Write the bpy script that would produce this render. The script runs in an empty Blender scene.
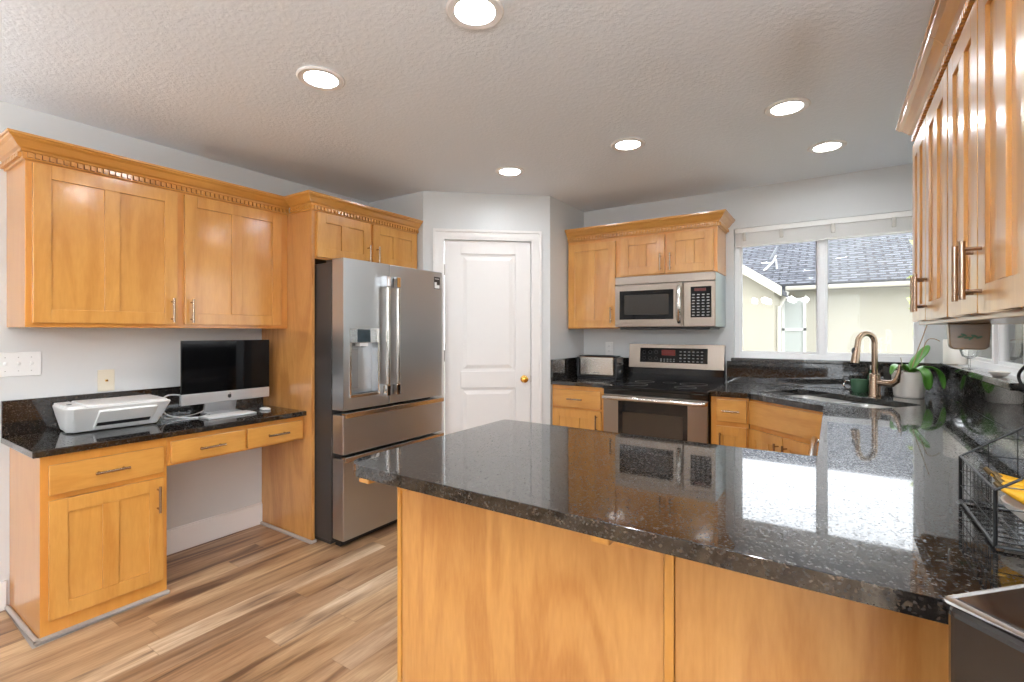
import bpy, bmesh, math, random
from mathutils import Vector, Matrix
random.seed(7)
PI = math.pi
SC = bpy.context.scene
COL = SC.collection

# ------------------------------------------------------------ camera
cam = bpy.data.cameras.new('camera'); camo = bpy.data.objects.new('camera', cam); COL.objects.link(camo)
camo.location = (0, 0, 1.333); camo.rotation_euler = (PI/2, 0, math.atan(321/486))
cam.sensor_width = 36; cam.lens = 486/1024*36; cam.shift_y = -9/1024; cam.clip_start = .02; cam.clip_end = 200
SC.camera = camo
# ------------------------------------------------------------ world, sun, exposure
w = bpy.data.worlds.new('world'); SC.world = w; w.use_nodes = True
nt = w.node_tree; nt.nodes.clear()
wo = nt.nodes.new('ShaderNodeOutputWorld'); bg = nt.nodes.new('ShaderNodeBackground'); sky = nt.nodes.new('ShaderNodeTexSky')
sky.sky_type = 'HOSEK_WILKIE'; sky.turbidity = 5; sky.ground_albedo = .4
SUNV = Vector((-.50, -.52, .95)).normalized(); sky.sun_direction = SUNV
mixs = nt.nodes.new('ShaderNodeMix'); mixs.data_type = 'RGBA'; mixs.inputs[0].default_value = .75
mixs.inputs[7].default_value = (.93, .97, 1.0, 1)
nt.links.new(sky.outputs[0], mixs.inputs[6]); nt.links.new(mixs.outputs[2], bg.inputs[0])
bg.inputs[1].default_value = 2.9; nt.links.new(bg.outputs[0], wo.inputs[0])
sn = bpy.data.lights.new('sun', 'SUN'); sn.energy = .4; sn.angle = math.radians(3); sn.color = (1, .95, .86)
sno = bpy.data.objects.new('sun', sn); COL.objects.link(sno); sno.rotation_euler = SUNV.to_track_quat('Z', 'Y').to_euler(); sno.location = (-5, -6, 9)
SC.view_settings.view_transform = 'Standard'; SC.view_settings.look = 'None'; SC.view_settings.exposure = 1.0; SC.view_settings.gamma = 1
SC.view_settings.use_curve_mapping = False
SC.cycles.use_denoising = True
SC.cycles.max_bounces = 8; SC.cycles.diffuse_bounces = 5; SC.cycles.glossy_bounces = 4; SC.cycles.transparent_max_bounces = 10
SC.cycles.sample_clamp_indirect = 6
CAN_POWER = 60.0
GLOBE_POWER = 62.0
UPLIGHT_POWER = 210.0

# ------------------------------------------------------------ helpers
def lin(r, g, b):
    f = lambda c: (c/255/12.92) if c/255 <= .04045 else ((c/255+.055)/1.055)**2.4
    return (f(r), f(g), f(b), 1)

class MB:
    def __init__(s): s.bm = bmesh.new()
    def verts(s, vs, fs):
        v = [s.bm.verts.new(p) for p in vs]
        for f in fs:
            try: s.bm.faces.new([v[i] for i in f])
            except ValueError: pass
        return v
    def box(s, x0, x1, y0, y1, z0, z1):
        s.verts([(x, y, z) for z in (z0, z1) for x, y in ((x0, y0), (x1, y0), (x1, y1), (x0, y1))],
                [(3, 2, 1, 0), (4, 5, 6, 7), (0, 1, 5, 4), (1, 2, 6, 5), (2, 3, 7, 6), (3, 0, 4, 7)]); return s
    def obox(s, o, u, n, a, b, c):
        o, u, n = Vector(o), Vector(u), Vector(n)
        P = lambda i, j, k: o + u*i + n*j + Vector((0, 0, k))
        flip = u.cross(n).z < 0
        vs = [P(i, j, k) for k in c for i, j in ((a[0], b[0]), (a[1], b[0]), (a[1], b[1]), (a[0], b[1]))]
        fs = [(3, 2, 1, 0), (4, 5, 6, 7), (0, 1, 5, 4), (1, 2, 6, 5), (2, 3, 7, 6), (3, 0, 4, 7)]
        if flip: fs = [f[::-1] for f in fs]
        s.verts(vs, fs); return s
    def prism(s, pts, z0, z1):      # pts CCW in xy
        n = len(pts)
        s.verts([(x, y, z0) for x, y in pts]+[(x, y, z1) for x, y in pts],
                [tuple(range(n))[::-1], tuple(range(n, 2*n))]+[(i, (i+1) % n, n+(i+1) % n, n+i) for i in range(n)]); return s
    def polyprism(s, pts, o, u, v, n, d0, d1):   # 2d outline in plane (u,v) thickened along n
        o, u, v, n = map(Vector, (o, u, v, n)); k = len(pts)
        a = [o+u*p+v*q+n*d0 for p, q in pts]; b = [o+u*p+v*q+n*d1 for p, q in pts]
        fs = [tuple(range(k))[::-1], tuple(range(k, 2*k))]+[(i, (i+1) % k, k+(i+1) % k, k+i) for i in range(k)]
        s.verts(a+b, fs); return s
    def tube(s, pts, r, n=10, cap=True, closed=False):
        pts = [Vector(p) for p in pts]; m = len(pts)
        rs = r if isinstance(r, (list, tuple)) else [r]*m
        rings = []; prev = None
        for i, p in enumerate(pts):
            if closed: t = pts[(i+1) % m]-pts[i-1]
            else: t = (pts[min(i+1, m-1)]-pts[max(i-1, 0)])
            t.normalize()
            if prev is None:
                a = Vector((0, 0, 1)) if abs(t.z) < .9 else Vector((1, 0, 0))
                x = t.cross(a).normalized()
            else:
                x = (prev - t*prev.dot(t)).normalized()
            prev = x; y = t.cross(x)
            rings.append([s.bm.verts.new(p+(x*math.cos(2*PI*k/n)+y*math.sin(2*PI*k/n))*rs[i]) for k in range(n)])
        for i in range(m if closed else m-1):
            A, B = rings[i], rings[(i+1) % m]
            for k in range(n):
                s.bm.faces.new((A[k], A[(k+1) % n], B[(k+1) % n], B[k]))
        if cap and not closed:
            s.bm.faces.new(rings[0][::-1]); s.bm.faces.new(rings[-1])
        return s
    def lathe(s, prof, c=(0, 0, 0), n=32, sx=1, sy=1, axis='z'):
        rings = []
        for r, z in prof:
            ring = []
            for k in range(n):
                a = 2*PI*k/n; x, y = r*math.cos(a)*sx, r*math.sin(a)*sy
                if axis == 'z': p = (c[0]+x, c[1]+y, c[2]+z)
                elif axis == 'x': p = (c[0]+z, c[1]+x, c[2]+y)
                else: p = (c[0]+y, c[1]+z, c[2]+x)
                ring.append(s.bm.verts.new(p))
            rings.append(ring)
        for A, B in zip(rings, rings[1:]):
            for k in range(n): s.bm.faces.new((A[k], A[(k+1) % n], B[(k+1) % n], B[k]))
        if prof[0][0] > 1e-5: s.bm.faces.new(rings[0][::-1])
        if prof[-1][0] > 1e-5: s.bm.faces.new(rings[-1])
        return s

def mesh_obj(name, mb, m, parent=None, mat4=None, bevel=0, smooth=False, seg=2):
    bm = mb.bm
    bmesh.ops.remove_doubles(bm, verts=bm.verts, dist=1e-6)
    if mat4 is not None: bmesh.ops.transform(bm, matrix=mat4, verts=bm.verts)
    bmesh.ops.recalc_face_normals(bm, faces=bm.faces)
    me = bpy.data.meshes.new(name); bm.to_mesh(me); bm.free()
    o = bpy.data.objects.new(name, me); COL.objects.link(o)
    ms = m if isinstance(m, (list, tuple)) else [m]
    for x in ms: me.materials.append(x)
    if smooth:
        for p in me.polygons: p.use_smooth = True
        try: me.set_sharp_from_angle(angle=math.radians(40))
        except Exception: pass
    if bevel:
        b = o.modifiers.new('bevel', 'BEVEL'); b.width = bevel; b.segments = seg; b.limit_method = 'ANGLE'; b.angle_limit = math.radians(40)
    if parent: o.parent = parent
    return o

ROOTM = {}
def thing(name, label, cat, loc, rz=0, group=None):
    o = bpy.data.objects.new(name, None); COL.objects.link(o); o.empty_display_size = .1
    o.location = loc; o.rotation_euler = (0, 0, rz); o['label'] = label; o['category'] = cat
    if group: o['group'] = group
    ROOTM[o.name] = (Matrix.Translation(loc) @ Matrix.Rotation(rz, 4, 'Z')).inverted()
    return o
def part(root, name, mb, m, sub=None, local=False, label=None, **k):
    """mesh part given in world coordinates (or local) of its thing; sub = the part it belongs to"""
    o = mesh_obj(name, mb, m, sub or root, None if local else ROOTM[root.name], **k)
    if label: o['label'] = label
    return o
def tag(o, label, cat, group=None):
    o['label'] = label; o['category'] = cat
    if group: o['group'] = group
    return o
def solo(name, mb, m, label, cat, loc, group=None, **k):
    o = mesh_obj(name, mb, m, None, Matrix.Translation(loc).inverted(), **k); o.location = loc
    return tag(o, label, cat, group)
def struct(name, mb, m, parent=None, **k):
    o = mesh_obj(name, mb, m, parent, **k)
    if parent is None: o['kind'] = 'structure'
    return o
def sroot(name, loc=(0, 0, 0)):
    o = bpy.data.objects.new(name, None); COL.objects.link(o); o['kind'] = 'structure'
    o.location = loc; ROOTM[o.name] = Matrix.Translation(loc).inverted(); return o

# ------------------------------------------------------------ materials
def newmat(name):
    m = bpy.data.materials.new(name); m.use_nodes = True; nt = m.node_tree
    return m, nt, nt.nodes['Principled BSDF']
def N(nt, t, **k):
    n = nt.nodes.new(t)
    for a, b in k.items(): setattr(n, a, b)
    return n
def simple(name, col, rough=.5, metal=0, coat=0, noise=0, scale=20, bump=0, spec=None, emit=None, es=0, alpha=None, trans=None, stretch=None):
    m, nt, p = newmat(name)
    p.inputs['Base Color'].default_value = col; p.inputs['Roughness'].default_value = rough; p.inputs['Metallic'].default_value = metal
    p.inputs['Coat Weight'].default_value = coat; p.inputs['Coat Roughness'].default_value = .08
    if spec is not None: p.inputs['Specular IOR Level'].default_value = spec
    if trans: p.inputs['Transmission Weight'].default_value = trans
    if emit: p.inputs['Emission Color'].default_value = emit; p.inputs['Emission Strength'].default_value = es
    if noise or bump:
        tc = N(nt, 'ShaderNodeTexCoord'); mp = N(nt, 'ShaderNodeMapping'); nz = N(nt, 'ShaderNodeTexNoise')
        nz.inputs['Scale'].default_value = scale; nz.inputs['Detail'].default_value = 5
        if stretch: mp.inputs['Scale'].default_value = stretch
        nt.links.new(tc.outputs['Object'], mp.inputs[0]); nt.links.new(mp.outputs[0], nz.inputs[0])
        if noise:
            mx = N(nt, 'ShaderNodeMix', data_type='RGBA'); mx.inputs[6].default_value = tuple(c*(1-noise) for c in col[:3])+(1,)
            mx.inputs[7].default_value = tuple(min(1, c*(1+noise)) for c in col[:3])+(1,)
            nt.links.new(nz.outputs[0], mx.inputs[0]); nt.links.new(mx.outputs[2], p.inputs['Base Color'])
        if bump:
            b = N(nt, 'ShaderNodeBump'); b.inputs['Strength'].default_value = bump; b.inputs['Distance'].default_value = .003
            nt.links.new(nz.outputs[0], b.inputs['Height']); nt.links.new(b.outputs[0], p.inputs['Normal'])
    return m

def wood(name, vertical=True, a=(214, 156, 80), b=(232, 183, 108), big=False):
    m, nt, p = newmat(name)
    tc = N(nt, 'ShaderNodeTexCoord'); L = nt.links.new
    oi = N(nt, 'ShaderNodeObjectInfo'); add = N(nt, 'ShaderNodeVectorMath', operation='ADD')
    sc = N(nt, 'ShaderNodeVectorMath', operation='SCALE'); sc.inputs[0].default_value = (7, 5, 3); L(oi.outputs['Random'], sc.inputs['Scale'])
    L(tc.outputs['Object'], add.inputs[0]); L(sc.outputs[0], add.inputs[1])
    mp = N(nt, 'ShaderNodeMapping'); L(add.outputs[0], mp.inputs[0])
    mp.inputs['Scale'].default_value = (1, 1, .16) if vertical else (.16, .16, 1)
    n1 = N(nt, 'ShaderNodeTexNoise'); n1.inputs['Scale'].default_value = 4 if big else 9; n1.inputs['Detail'].default_value = 4; n1.inputs['Distortion'].default_value = 1.6 if big else .8
    n2 = N(nt, 'ShaderNodeTexNoise'); n2.inputs['Scale'].default_value = 110; n2.inputs['Detail'].default_value = 3
    n3 = N(nt, 'ShaderNodeTexNoise'); n3.inputs['Scale'].default_value = 3; n3.inputs['Detail'].default_value = 3
    L(mp.outputs[0], n1.inputs[0]); L(mp.outputs[0], n2.inputs[0]); L(add.outputs[0], n3.inputs[0])
    # contour-like figure
    wv = N(nt, 'ShaderNodeMath', operation='MULTIPLY'); wv.inputs[1].default_value = 26 if big else 14; L(n1.outputs[0], wv.inputs[0])
    sn_ = N(nt, 'ShaderNodeMath', operation='SINE'); L(wv.outputs[0], sn_.inputs[0])
    f1 = N(nt, 'ShaderNodeMath', operation='MULTIPLY_ADD'); f1.inputs[1].default_value = .17; f1.inputs[2].default_value = .3; L(sn_.outputs[0], f1.inputs[0])
    f2 = N(nt, 'ShaderNodeMath', operation='MULTIPLY_ADD'); f2.inputs[1].default_value = .42; L(n2.outputs[0], f2.inputs[0]); L(f1.outputs[0], f2.inputs[2])
    f3 = N(nt, 'ShaderNodeMath', operation='MULTIPLY_ADD'); f3.inputs[1].default_value = .5; f3.inputs[2].default_value = -.25; L(n3.outputs[0], f3.inputs[0])
    f4 = N(nt, 'ShaderNodeMath', operation='ADD', use_clamp=True); L(f2.outputs[0], f4.inputs[0]); L(f3.outputs[0], f4.inputs[1])
    mx = N(nt, 'ShaderNodeMix', data_type='RGBA'); mx.inputs[6].default_value = lin(*a); mx.inputs[7].default_value = lin(*b)
    L(f4.outputs[0], mx.inputs[0]); L(mx.outputs[2], p.inputs['Base Color'])
    p.inputs['Roughness'].default_value = .34; p.inputs['Coat Weight'].default_value = .85; p.inputs['Coat Roughness'].default_value = .14
    return m

WA, WB = (180, 115, 42), (217, 160, 80)
wood_v = wood('maple_vertical', True, WA, WB); wood_h = wood('maple_horizontal', False, WA, WB)
wood_panel = wood('maple_veneer_figured', True, (160, 98, 40), (212, 156, 88), big=True)
wood_body = wood('maple_frame', True, (196, 126, 48), (214, 150, 68))

def granite(name):
    m, nt, p = newmat(name); L = nt.links.new
    tc = N(nt, 'ShaderNodeTexCoord')
    v = N(nt, 'ShaderNodeTexVoronoi'); v.inputs['Scale'].default_value = 260; L(tc.outputs['Object'], v.inputs[0])
    n = N(nt, 'ShaderNodeTexNoise'); n.inputs['Scale'].default_value = 45; n.inputs['Detail'].default_value = 3; L(tc.outputs['Object'], n.inputs[0])
    sp = N(nt, 'ShaderNodeSeparateColor'); L(v.outputs['Color'], sp.inputs[0])
    ad = N(nt, 'ShaderNodeMath', operation='MULTIPLY_ADD'); ad.inputs[1].default_value = .9; L(n.outputs[0], ad.inputs[0]); L(sp.outputs[0], ad.inputs[2])
    r = N(nt, 'ShaderNodeValToRGB'); e = r.color_ramp.elements
    e[0].position = .45; e[0].color = (.004, .004, .0045, 1); e[1].position = 1.0; e[1].color = lin(84, 72, 60)
    for q, c in ((.64, (16, 15, 15)), (.80, (34, 29, 25)), (.91, (56, 48, 41))): x = e.new(q); x.color = lin(*c)
    mr = N(nt, 'ShaderNodeMapRange'); mr.inputs[1].default_value = 0; mr.inputs[2].default_value = 1.5; L(ad.outputs[0], mr.inputs[0])
    L(mr.outputs[0], r.inputs[0]); L(r.outputs[0], p.inputs['Base Color'])
    rr = N(nt, 'ShaderNodeMapRange'); rr.inputs[1].default_value = .55; rr.inputs[2].default_value = 1.0; rr.inputs[3].default_value = .035; rr.inputs[4].default_value = .34
    L(sp.outputs[1], rr.inputs[0]); L(rr.outputs[0], p.inputs['Roughness']); p.inputs['IOR'].default_value = 1.65
    p.inputs['Coat Weight'].default_value = .35; p.inputs['Coat Roughness'].default_value = .03; p.inputs['Coat IOR'].default_value = 1.6
    return m
GR = granite('black_granite')

def brushed(name, col, rough=.3, axis=(1, 1, 60)):
    m, nt, p = newmat(name); L = nt.links.new
    p.inputs['Base Color'].default_value = col; p.inputs['Metallic'].default_value = 1; p.inputs['Roughness'].default_value = rough
    tc = N(nt, 'ShaderNodeTexCoord'); mp = N(nt, 'ShaderNodeMapping'); mp.inputs['Scale'].default_value = axis
    n = N(nt, 'ShaderNodeTexNoise'); n.inputs['Scale'].default_value = 12; n.inputs['Detail'].default_value = 2
    L(tc.outputs['Object'], mp.inputs[0]); L(mp.outputs[0], n.inputs[0])
    rr = N(nt, 'ShaderNodeMapRange'); rr.inputs[3].default_value = rough-.015; rr.inputs[4].default_value = rough+.02
    L(n.outputs[0], rr.inputs[0]); L(rr.outputs[0], p.inputs['Roughness'])
    return m
STEEL = brushed('brushed_steel', lin(192, 194, 196), .34)
STEELW = brushed('warm_steel', lin(162, 149, 137), .3, (60, 1, 1))
STEEL2 = brushed('satin_steel', lin(214, 208, 200), .2)
NICKEL = brushed('satin_nickel', lin(168, 146, 126), .25)
CHROME = simple('chrome', lin(225, 225, 225), .08, 1)
SINKM = simple('sink_steel', lin(225, 225, 222), .42, .85)
FRSIDE = simple('fridge_side', lin(78, 74, 72), .38, .6, noise=.05, scale=6)
BLK = simple('black_plastic', (.012, .012, .013, 1), .3)
BLKGLASS = simple('black_glass', (.006, .006, .007, 1), .05)
BLKSHINY = simple('black_enamel', (.008, .008, .009, 1), .1, coat=.4)
WHITEP = simple('white_plastic', lin(238, 238, 236), .35)
OFFW = simple('almond_plastic', lin(230, 222, 202), .4)
PAINTW = simple('white_trim_paint', lin(238, 235, 232), .35, noise=.01, scale=8)
DOORW = simple('white_door_paint', lin(236, 233, 230), .38, noise=.01, scale=5)
VINYL = simple('white_vinyl', lin(240, 240, 240), .3)
ALU = simple('silver_aluminium', lin(214, 216, 218), .32, .7)
BRASS = simple('brass', lin(226, 178, 84), .15, 1)
CER = simple('white_ceramic', lin(238, 232, 224), .3)
WALLM = simple('wall_paint', lin(214, 215, 214), .55, noise=.02, scale=3, bump=.12)
WALLS = simple('wall_paint_fine', lin(214, 215, 214), .42, noise=.015, scale=60, bump=.08)
GREYTRIM = simple('grey_quarter_round', lin(176, 166, 158), .5, noise=.1, scale=30)
WHITEHOT = None
def ceiling_mat():
    m, nt, p = newmat('knockdown_ceiling'); L = nt.links.new
    p.inputs['Base Color'].default_value = lin(234, 240, 246); p.inputs['Roughness'].default_value = .75
    tc = N(nt, 'ShaderNodeTexCoord'); n = N(nt, 'ShaderNodeTexNoise'); n.inputs['Scale'].default_value = 48; n.inputs['Detail'].default_value = 5; n.inputs['Roughness'].default_value = .6
    r = N(nt, 'ShaderNodeValToRGB'); r.color_ramp.elements[0].position = .42; r.color_ramp.elements[1].position = .62
    b = N(nt, 'ShaderNodeBump'); b.inputs['Strength'].default_value = .26; b.inputs['Distance'].default_value = .004
    L(tc.outputs['Object'], n.inputs[0]); L(n.outputs[0], r.inputs[0]); L(r.outputs[0], b.inputs['Height']); L(b.outputs[0], p.inputs['Normal'])
    return m
CEIL = ceiling_mat()

def floor_mat():
    m, nt, p = newmat('oak_planks'); L = nt.links.new
    tc = N(nt, 'ShaderNodeTexCoord'); sp = N(nt, 'ShaderNodeSeparateXYZ'); L(tc.outputs['Object'], sp.inputs[0])
    def M(op, a=None, b=None, c=None):
        n = N(nt, 'ShaderNodeMath', operation=op)
        for i, v in enumerate((a, b, c)):
            if v is None: continue
            if isinstance(v, (int, float)): n.inputs[i].default_value = v
            else: L(v, n.inputs[i])
        return n.outputs[0]
    W, LEN = .122, 1.22
    xs = M('DIVIDE', sp.outputs[0], W); ix = M('FLOOR', xs); fx = M('FRACT', xs)
    w1 = N(nt, 'ShaderNodeTexWhiteNoise', noise_dimensions='1D'); L(ix, w1.inputs['W'])
    ys = M('ADD', M('DIVIDE', sp.outputs[1], LEN), M('MULTIPLY', w1.outputs['Value'], 7.3)); iy = M('FLOOR', ys); fy = M('FRACT', ys)
    cx = N(nt, 'ShaderNodeCombineXYZ'); L(ix, cx.inputs[0]); L(iy, cx.inputs[1])
    w2 = N(nt, 'ShaderNodeTexWhiteNoise', noise_dimensions='2D'); L(cx.outputs[0], w2.inputs['Vector'])
    # grain coordinates
    cg = N(nt, 'ShaderNodeCombineXYZ'); L(M('ADD', sp.outputs[0], M('MULTIPLY', w2.outputs['Value'], 9)), cg.inputs[0])
    L(M('ADD', M('MULTIPLY', sp.outputs[1], .09), M('MULTIPLY', w2.outputs['Value'], 31)), cg.inputs[1]); L(w2.outputs['Value'], cg.inputs[2])
    n1 = N(nt, 'ShaderNodeTexNoise'); n1.inputs['Scale'].default_value = 11; n1.inputs['Detail'].default_value = 5; n1.inputs['Distortion'].default_value = .7; L(cg.outputs[0], n1.inputs[0])
    n2 = N(nt, 'ShaderNodeTexNoise'); n2.inputs['Scale'].default_value = 120; n2.inputs['Detail'].default_value = 4; L(cg.outputs[0], n2.inputs[0])
    base = N(nt, 'ShaderNodeValToRGB'); e = base.color_ramp.elements
    e[0].position = .0; e[0].color = lin(152, 122, 96); e[1].position = 1; e[1].color = lin(234, 211, 180)
    for q, c in ((.25, (190, 154, 116)), (.5, (212, 180, 140)), (.75, (176, 140, 106))): x = e.new(q); x.color = lin(*c)
    L(w2.outputs['Value'], base.inputs[0])
    gr = N(nt, 'ShaderNodeValToRGB'); g = gr.color_ramp.elements
    g[0].position = .34; g[0].color = lin(112, 84, 66); g[1].position = .62; g[1].color = (1, 1, 1, 1); x = g.new(.46); x.color = lin(214, 200, 188)
    L(n1.outputs[0], gr.inputs[0])
    g2 = N(nt, 'ShaderNodeValToRGB'); g2.color_ramp.elements[0].position = .3; g2.color_ramp.elements[0].color = (.62, .56, .5, 1); g2.color_ramp.elements[1].position = .6; g2.color_ramp.elements[1].color = (1, 1, 1, 1)
    L(n2.outputs[0], g2.inputs[0])
    m1 = N(nt, 'ShaderNodeMix', data_type='RGBA', blend_type='MULTIPLY'); m1.inputs[0].default_value = .9; L(base.outputs[0], m1.inputs[6]); L(gr.outputs[0], m1.inputs[7])
    m2 = N(nt, 'ShaderNodeMix', data_type='RGBA', blend_type='MULTIPLY'); m2.inputs[0].default_value = .6; L(m1.outputs[2], m2.inputs[6]); L(g2.outputs[0], m2.inputs[7])
    ex = M('MINIMUM', fx, M('SUBTRACT', 1, fx)); ey = M('MINIMUM', fy, M('SUBTRACT', 1, fy))
    gap = M('MAXIMUM', M('LESS_THAN', ex, .012), M('LESS_THAN', ey, .0016))
    m3 = N(nt, 'ShaderNodeMix', data_type='RGBA'); L(M('MULTIPLY', gap, .3), m3.inputs[0]); L(m2.outputs[2], m3.inputs[6]); m3.inputs[7].default_value = lin(110, 82, 60)
    L(m3.outputs[2], p.inputs['Base Color']); p.inputs['Roughness'].default_value = .38
    return m
FLOOR = floor_mat()

def glass_mat(name, haze=0):
    m, nt, p = newmat(name); L = nt.links.new; nt.nodes.remove(p)
    out = nt.nodes['Material Output']; tr = N(nt, 'ShaderNodeBsdfTransparent'); gl = N(nt, 'ShaderNodeBsdfGlossy'); gl.inputs['Roughness'].default_value = .02
    fr = N(nt, 'ShaderNodeFresnel'); fr.inputs[0].default_value = 1.33; mx = N(nt, 'ShaderNodeMixShader')
    L(fr.outputs[0], mx.inputs[0]); L(tr.outputs[0], mx.inputs[1]); L(gl.outputs[0], mx.inputs[2])
    if haze:
        tl = N(nt, 'ShaderNodeBsdfTranslucent'); tl.inputs[0].default_value = (.95, .95, .92, 1)
        tc = N(nt, 'ShaderNodeTexCoord'); nz = N(nt, 'ShaderNodeTexNoise'); nz.inputs['Scale'].default_value = 45; nz.inputs['Detail'].default_value = 6
        L(tc.outputs['Object'], nz.inputs[0]); mr = N(nt, 'ShaderNodeMapRange'); mr.inputs[1].default_value = .35; mr.inputs[2].default_value = .75
        mr.inputs[3].default_value = haze*.8; mr.inputs[4].default_value = haze*1.3; L(nz.outputs[0], mr.inputs[0])
        m2 = N(nt, 'ShaderNodeMixShader'); L(mr.outputs[0], m2.inputs[0]); L(mx.outputs[0], m2.inputs[1]); L(tl.outputs[0], m2.inputs[2]); mx = m2
    L(mx.outputs[0], out.inputs[0]); return m
GLASS = glass_mat('window_glass', .02); GLASSD = glass_mat('dusty_window_glass', .07); GLASSC = glass_mat('clear_glass')

# ------------------------------------------------------------ setting
H = 2.44; XL = -3.325; YB = 4.11; XR = .615
ZC = .937
struct('floor', MB().box(-6.0, 3.2, -4.6, 4.3, -.1, 0), FLOOR)
struct('ceiling', MB().box(-6.0, 3.2, -4.6, 4.3, H, H+.12), CEIL)
struct('wall_left', MB().box(XL-.12, XL, -1.2, 2.80, 0, H), WALLM)
# far left of the living area, behind the camera
struct('wall_living_left', MB().box(-6.0, -5.88, -4.6, -1.2, 0, H), WALLM)
struct('wall_living_return', MB().box(-6.0, XL-.12, -1.2, -1.08, 0, H), WALLM)
# pantry corner
struct('wall_pantry_return', MB().box(XL-.12, -2.688, 2.80, 2.90, 0, H), WALLM)
A = Vector((-2.688, 2.80, 0)); B = Vector((-1.92, 3.47, 0)); DU = (B-A).normalized(); DN = Vector((DU.y, -DU.x, 0)); DL = (B-A).length
mb = MB(); mb.obox(A, DU, DN, (0, .165), (-.1, 0), (0, H)); mb.obox(A, DU, DN, (.863, DL), (-.1, 0), (0, H)); mb.obox(A, DU, DN, (.165, .863), (-.1, 0), (2.065, H))
struct('wall_diagonal', mb, WALLS)
struct('wall_pantry', MB().box(-2.02, -1.92, 3.47, YB, 0, H), WALLM)
# back wall with window opening
W1 = (-.645, .50, 1.135, 2.135)
def wall_open_y(name, x0, x1, y0, y1, op, m):
    mb = MB(); ox0, ox1, oz0, oz1 = op
    mb.box(x0, ox0, y0, y1, 0, H).box(ox1, x1, y0, y1, 0, H).box(ox0, ox1, y0, y1, 0, oz0).box(ox0, ox1, y0, y1, oz1, H)
    return struct(name, mb, m)
wall_open_y('wall_back', -2.02, XR+.15, YB, YB+.15, W1, WALLM)
W2 = (2.66, 3.98, 1.14, 2.135)
mb = MB(); mb.box(XR, XR+.15, .62, W2[0], 0, H).box(XR, XR+.15, W2[1], YB, 0, H).box(XR, XR+.15, W2[0], W2[1], 0, W2[2]).box(XR, XR+.15, W2[0], W2[1], W2[3], H)
struct('wall_right', mb, WALLM)
struct('wall_dining_return', MB().box(XR+.15, 3.2, .62, .77, 0, H), WALLM)
W4 = (-2.9, -.4, .3, 2.15)
mb = MB(); mb.box(3.08, 3.2, -4.6, W4[0], 0, H).box(3.08, 3.2, W4[1], .62, 0, H).box(3.08, 3.2, W4[0], W4[1], 0, W4[2]).box(3.08, 3.2, W4[0], W4[1], W4[3], H)
struct('wall_dining', mb, WALLM)
W3 = (-.6, 2.4, .08, 2.2)
wall_open_y('wall_rear', -6.0, 3.2, -4.6, -4.48, W3, WALLM)

def window_frame(name, o, u, n, w, z0, z1, mull, haze=(GLASS, GLASSD), fw=.035):
    """o = left bottom reference (z=0), u along, n outwards (out of the room)"""
    r = sroot(name, tuple(o)); o = Vector(o)
    mb = MB(); d = (.05, .11)
    mb.obox(o, u, n, (0, fw), d, (z0, z1)).obox(o, u, n, (w-fw, w), d, (z0, z1)).obox(o, u, n, (fw, w-fw), d, (z0, z0+fw)).obox(o, u, n, (fw, w-fw), d, (z1-fw, z1))
    part(r, 'window_frame', mb, VINYL, bevel=.004)
    edges = [fw]+list(mull)+[w-fw]
    mb = MB()
    for q in mull: mb.obox(o, u, n, (q-.018, q+.018), (.045, .1), (z0+fw, z1-fw))
    for a_, b_ in zip(edges, edges[1:]):
        s = .016
        a2 = a_+(.0 if a_ == edges[0] else .018); b2 = b_-(.0 if b_ == edges[-1] else .018)
        mb.obox(o, u, n, (a2, a2+s), (.06, .09), (z0+fw, z1-fw)).obox(o, u, n, (b2-s, b2), (.06, .09), (z0+fw, z1-fw))
        mb.obox(o, u, n, (a2+s, b2-s), (.06, .09), (z0+fw, z0+fw+s)).obox(o, u, n, (a2+s, b2-s), (.06, .09), (z1-fw-s, z1-fw))
        g = MB(); g.obox(o, u, n, (a2+s, b2-s), (.074, .078), (z0+fw+s, z1-fw-s))
        part(r, 'window_pane', g, haze[1] if a_ != edges[0] else haze[0])
    part(r, 'window_sash', mb, VINYL, bevel=.003)
    return r
window_frame('window_1', (W1[0], YB, 0), (1, 0, 0), (0, 1, 0), W1[1]-W1[0], W1[2], W1[3], [.578])
window_frame('window_2', (XR, W2[0], 0), (0, 1, 0), (1, 0, 0), W2[1]-W2[0], W2[2], W2[3], [.66], (GLASS, GLASS))
window_frame('window_3', (W3[0], -4.48, 0), (1, 0, 0), (0, -1, 0), W3[1]-W3[0], W3[2], W3[3], [1.5], (GLASSC, GLASSC))
window_frame('window_4', (3.08, W4[0], 0), (0, 1, 0), (1, 0, 0), W4[1]-W4[0], W4[2], W4[3], [1.25], (GLASSC, GLASSC))

# window stops / trims on the walls, baseboards
struct('baseboard_left', MB().box(XL, XL+.014, 1.10, 1.865, 0, .14).box(XL, XL+.009, 1.10, 1.865, .14, .15), PAINTW, bevel=.003)
struct('baseboard_left_front', MB().box(XL, XL+.014, -1.2, .61, 0, .14), PAINTW, bevel=.003)
struct('trim_1', MB().box(-2.848, -2.816, .602, 1.108, 0, .02).box(XL, -2.816, .602, .622, 0, .02), GREYTRIM, bevel=.009, seg=3)
struct('trim_2', MB().box(XL+.014, -2.735, 1.845, 1.865, 0, .02).box(-2.742, -2.728, 1.845, 1.89, 0, .02), GREYTRIM, bevel=.008, seg=3)

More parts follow.
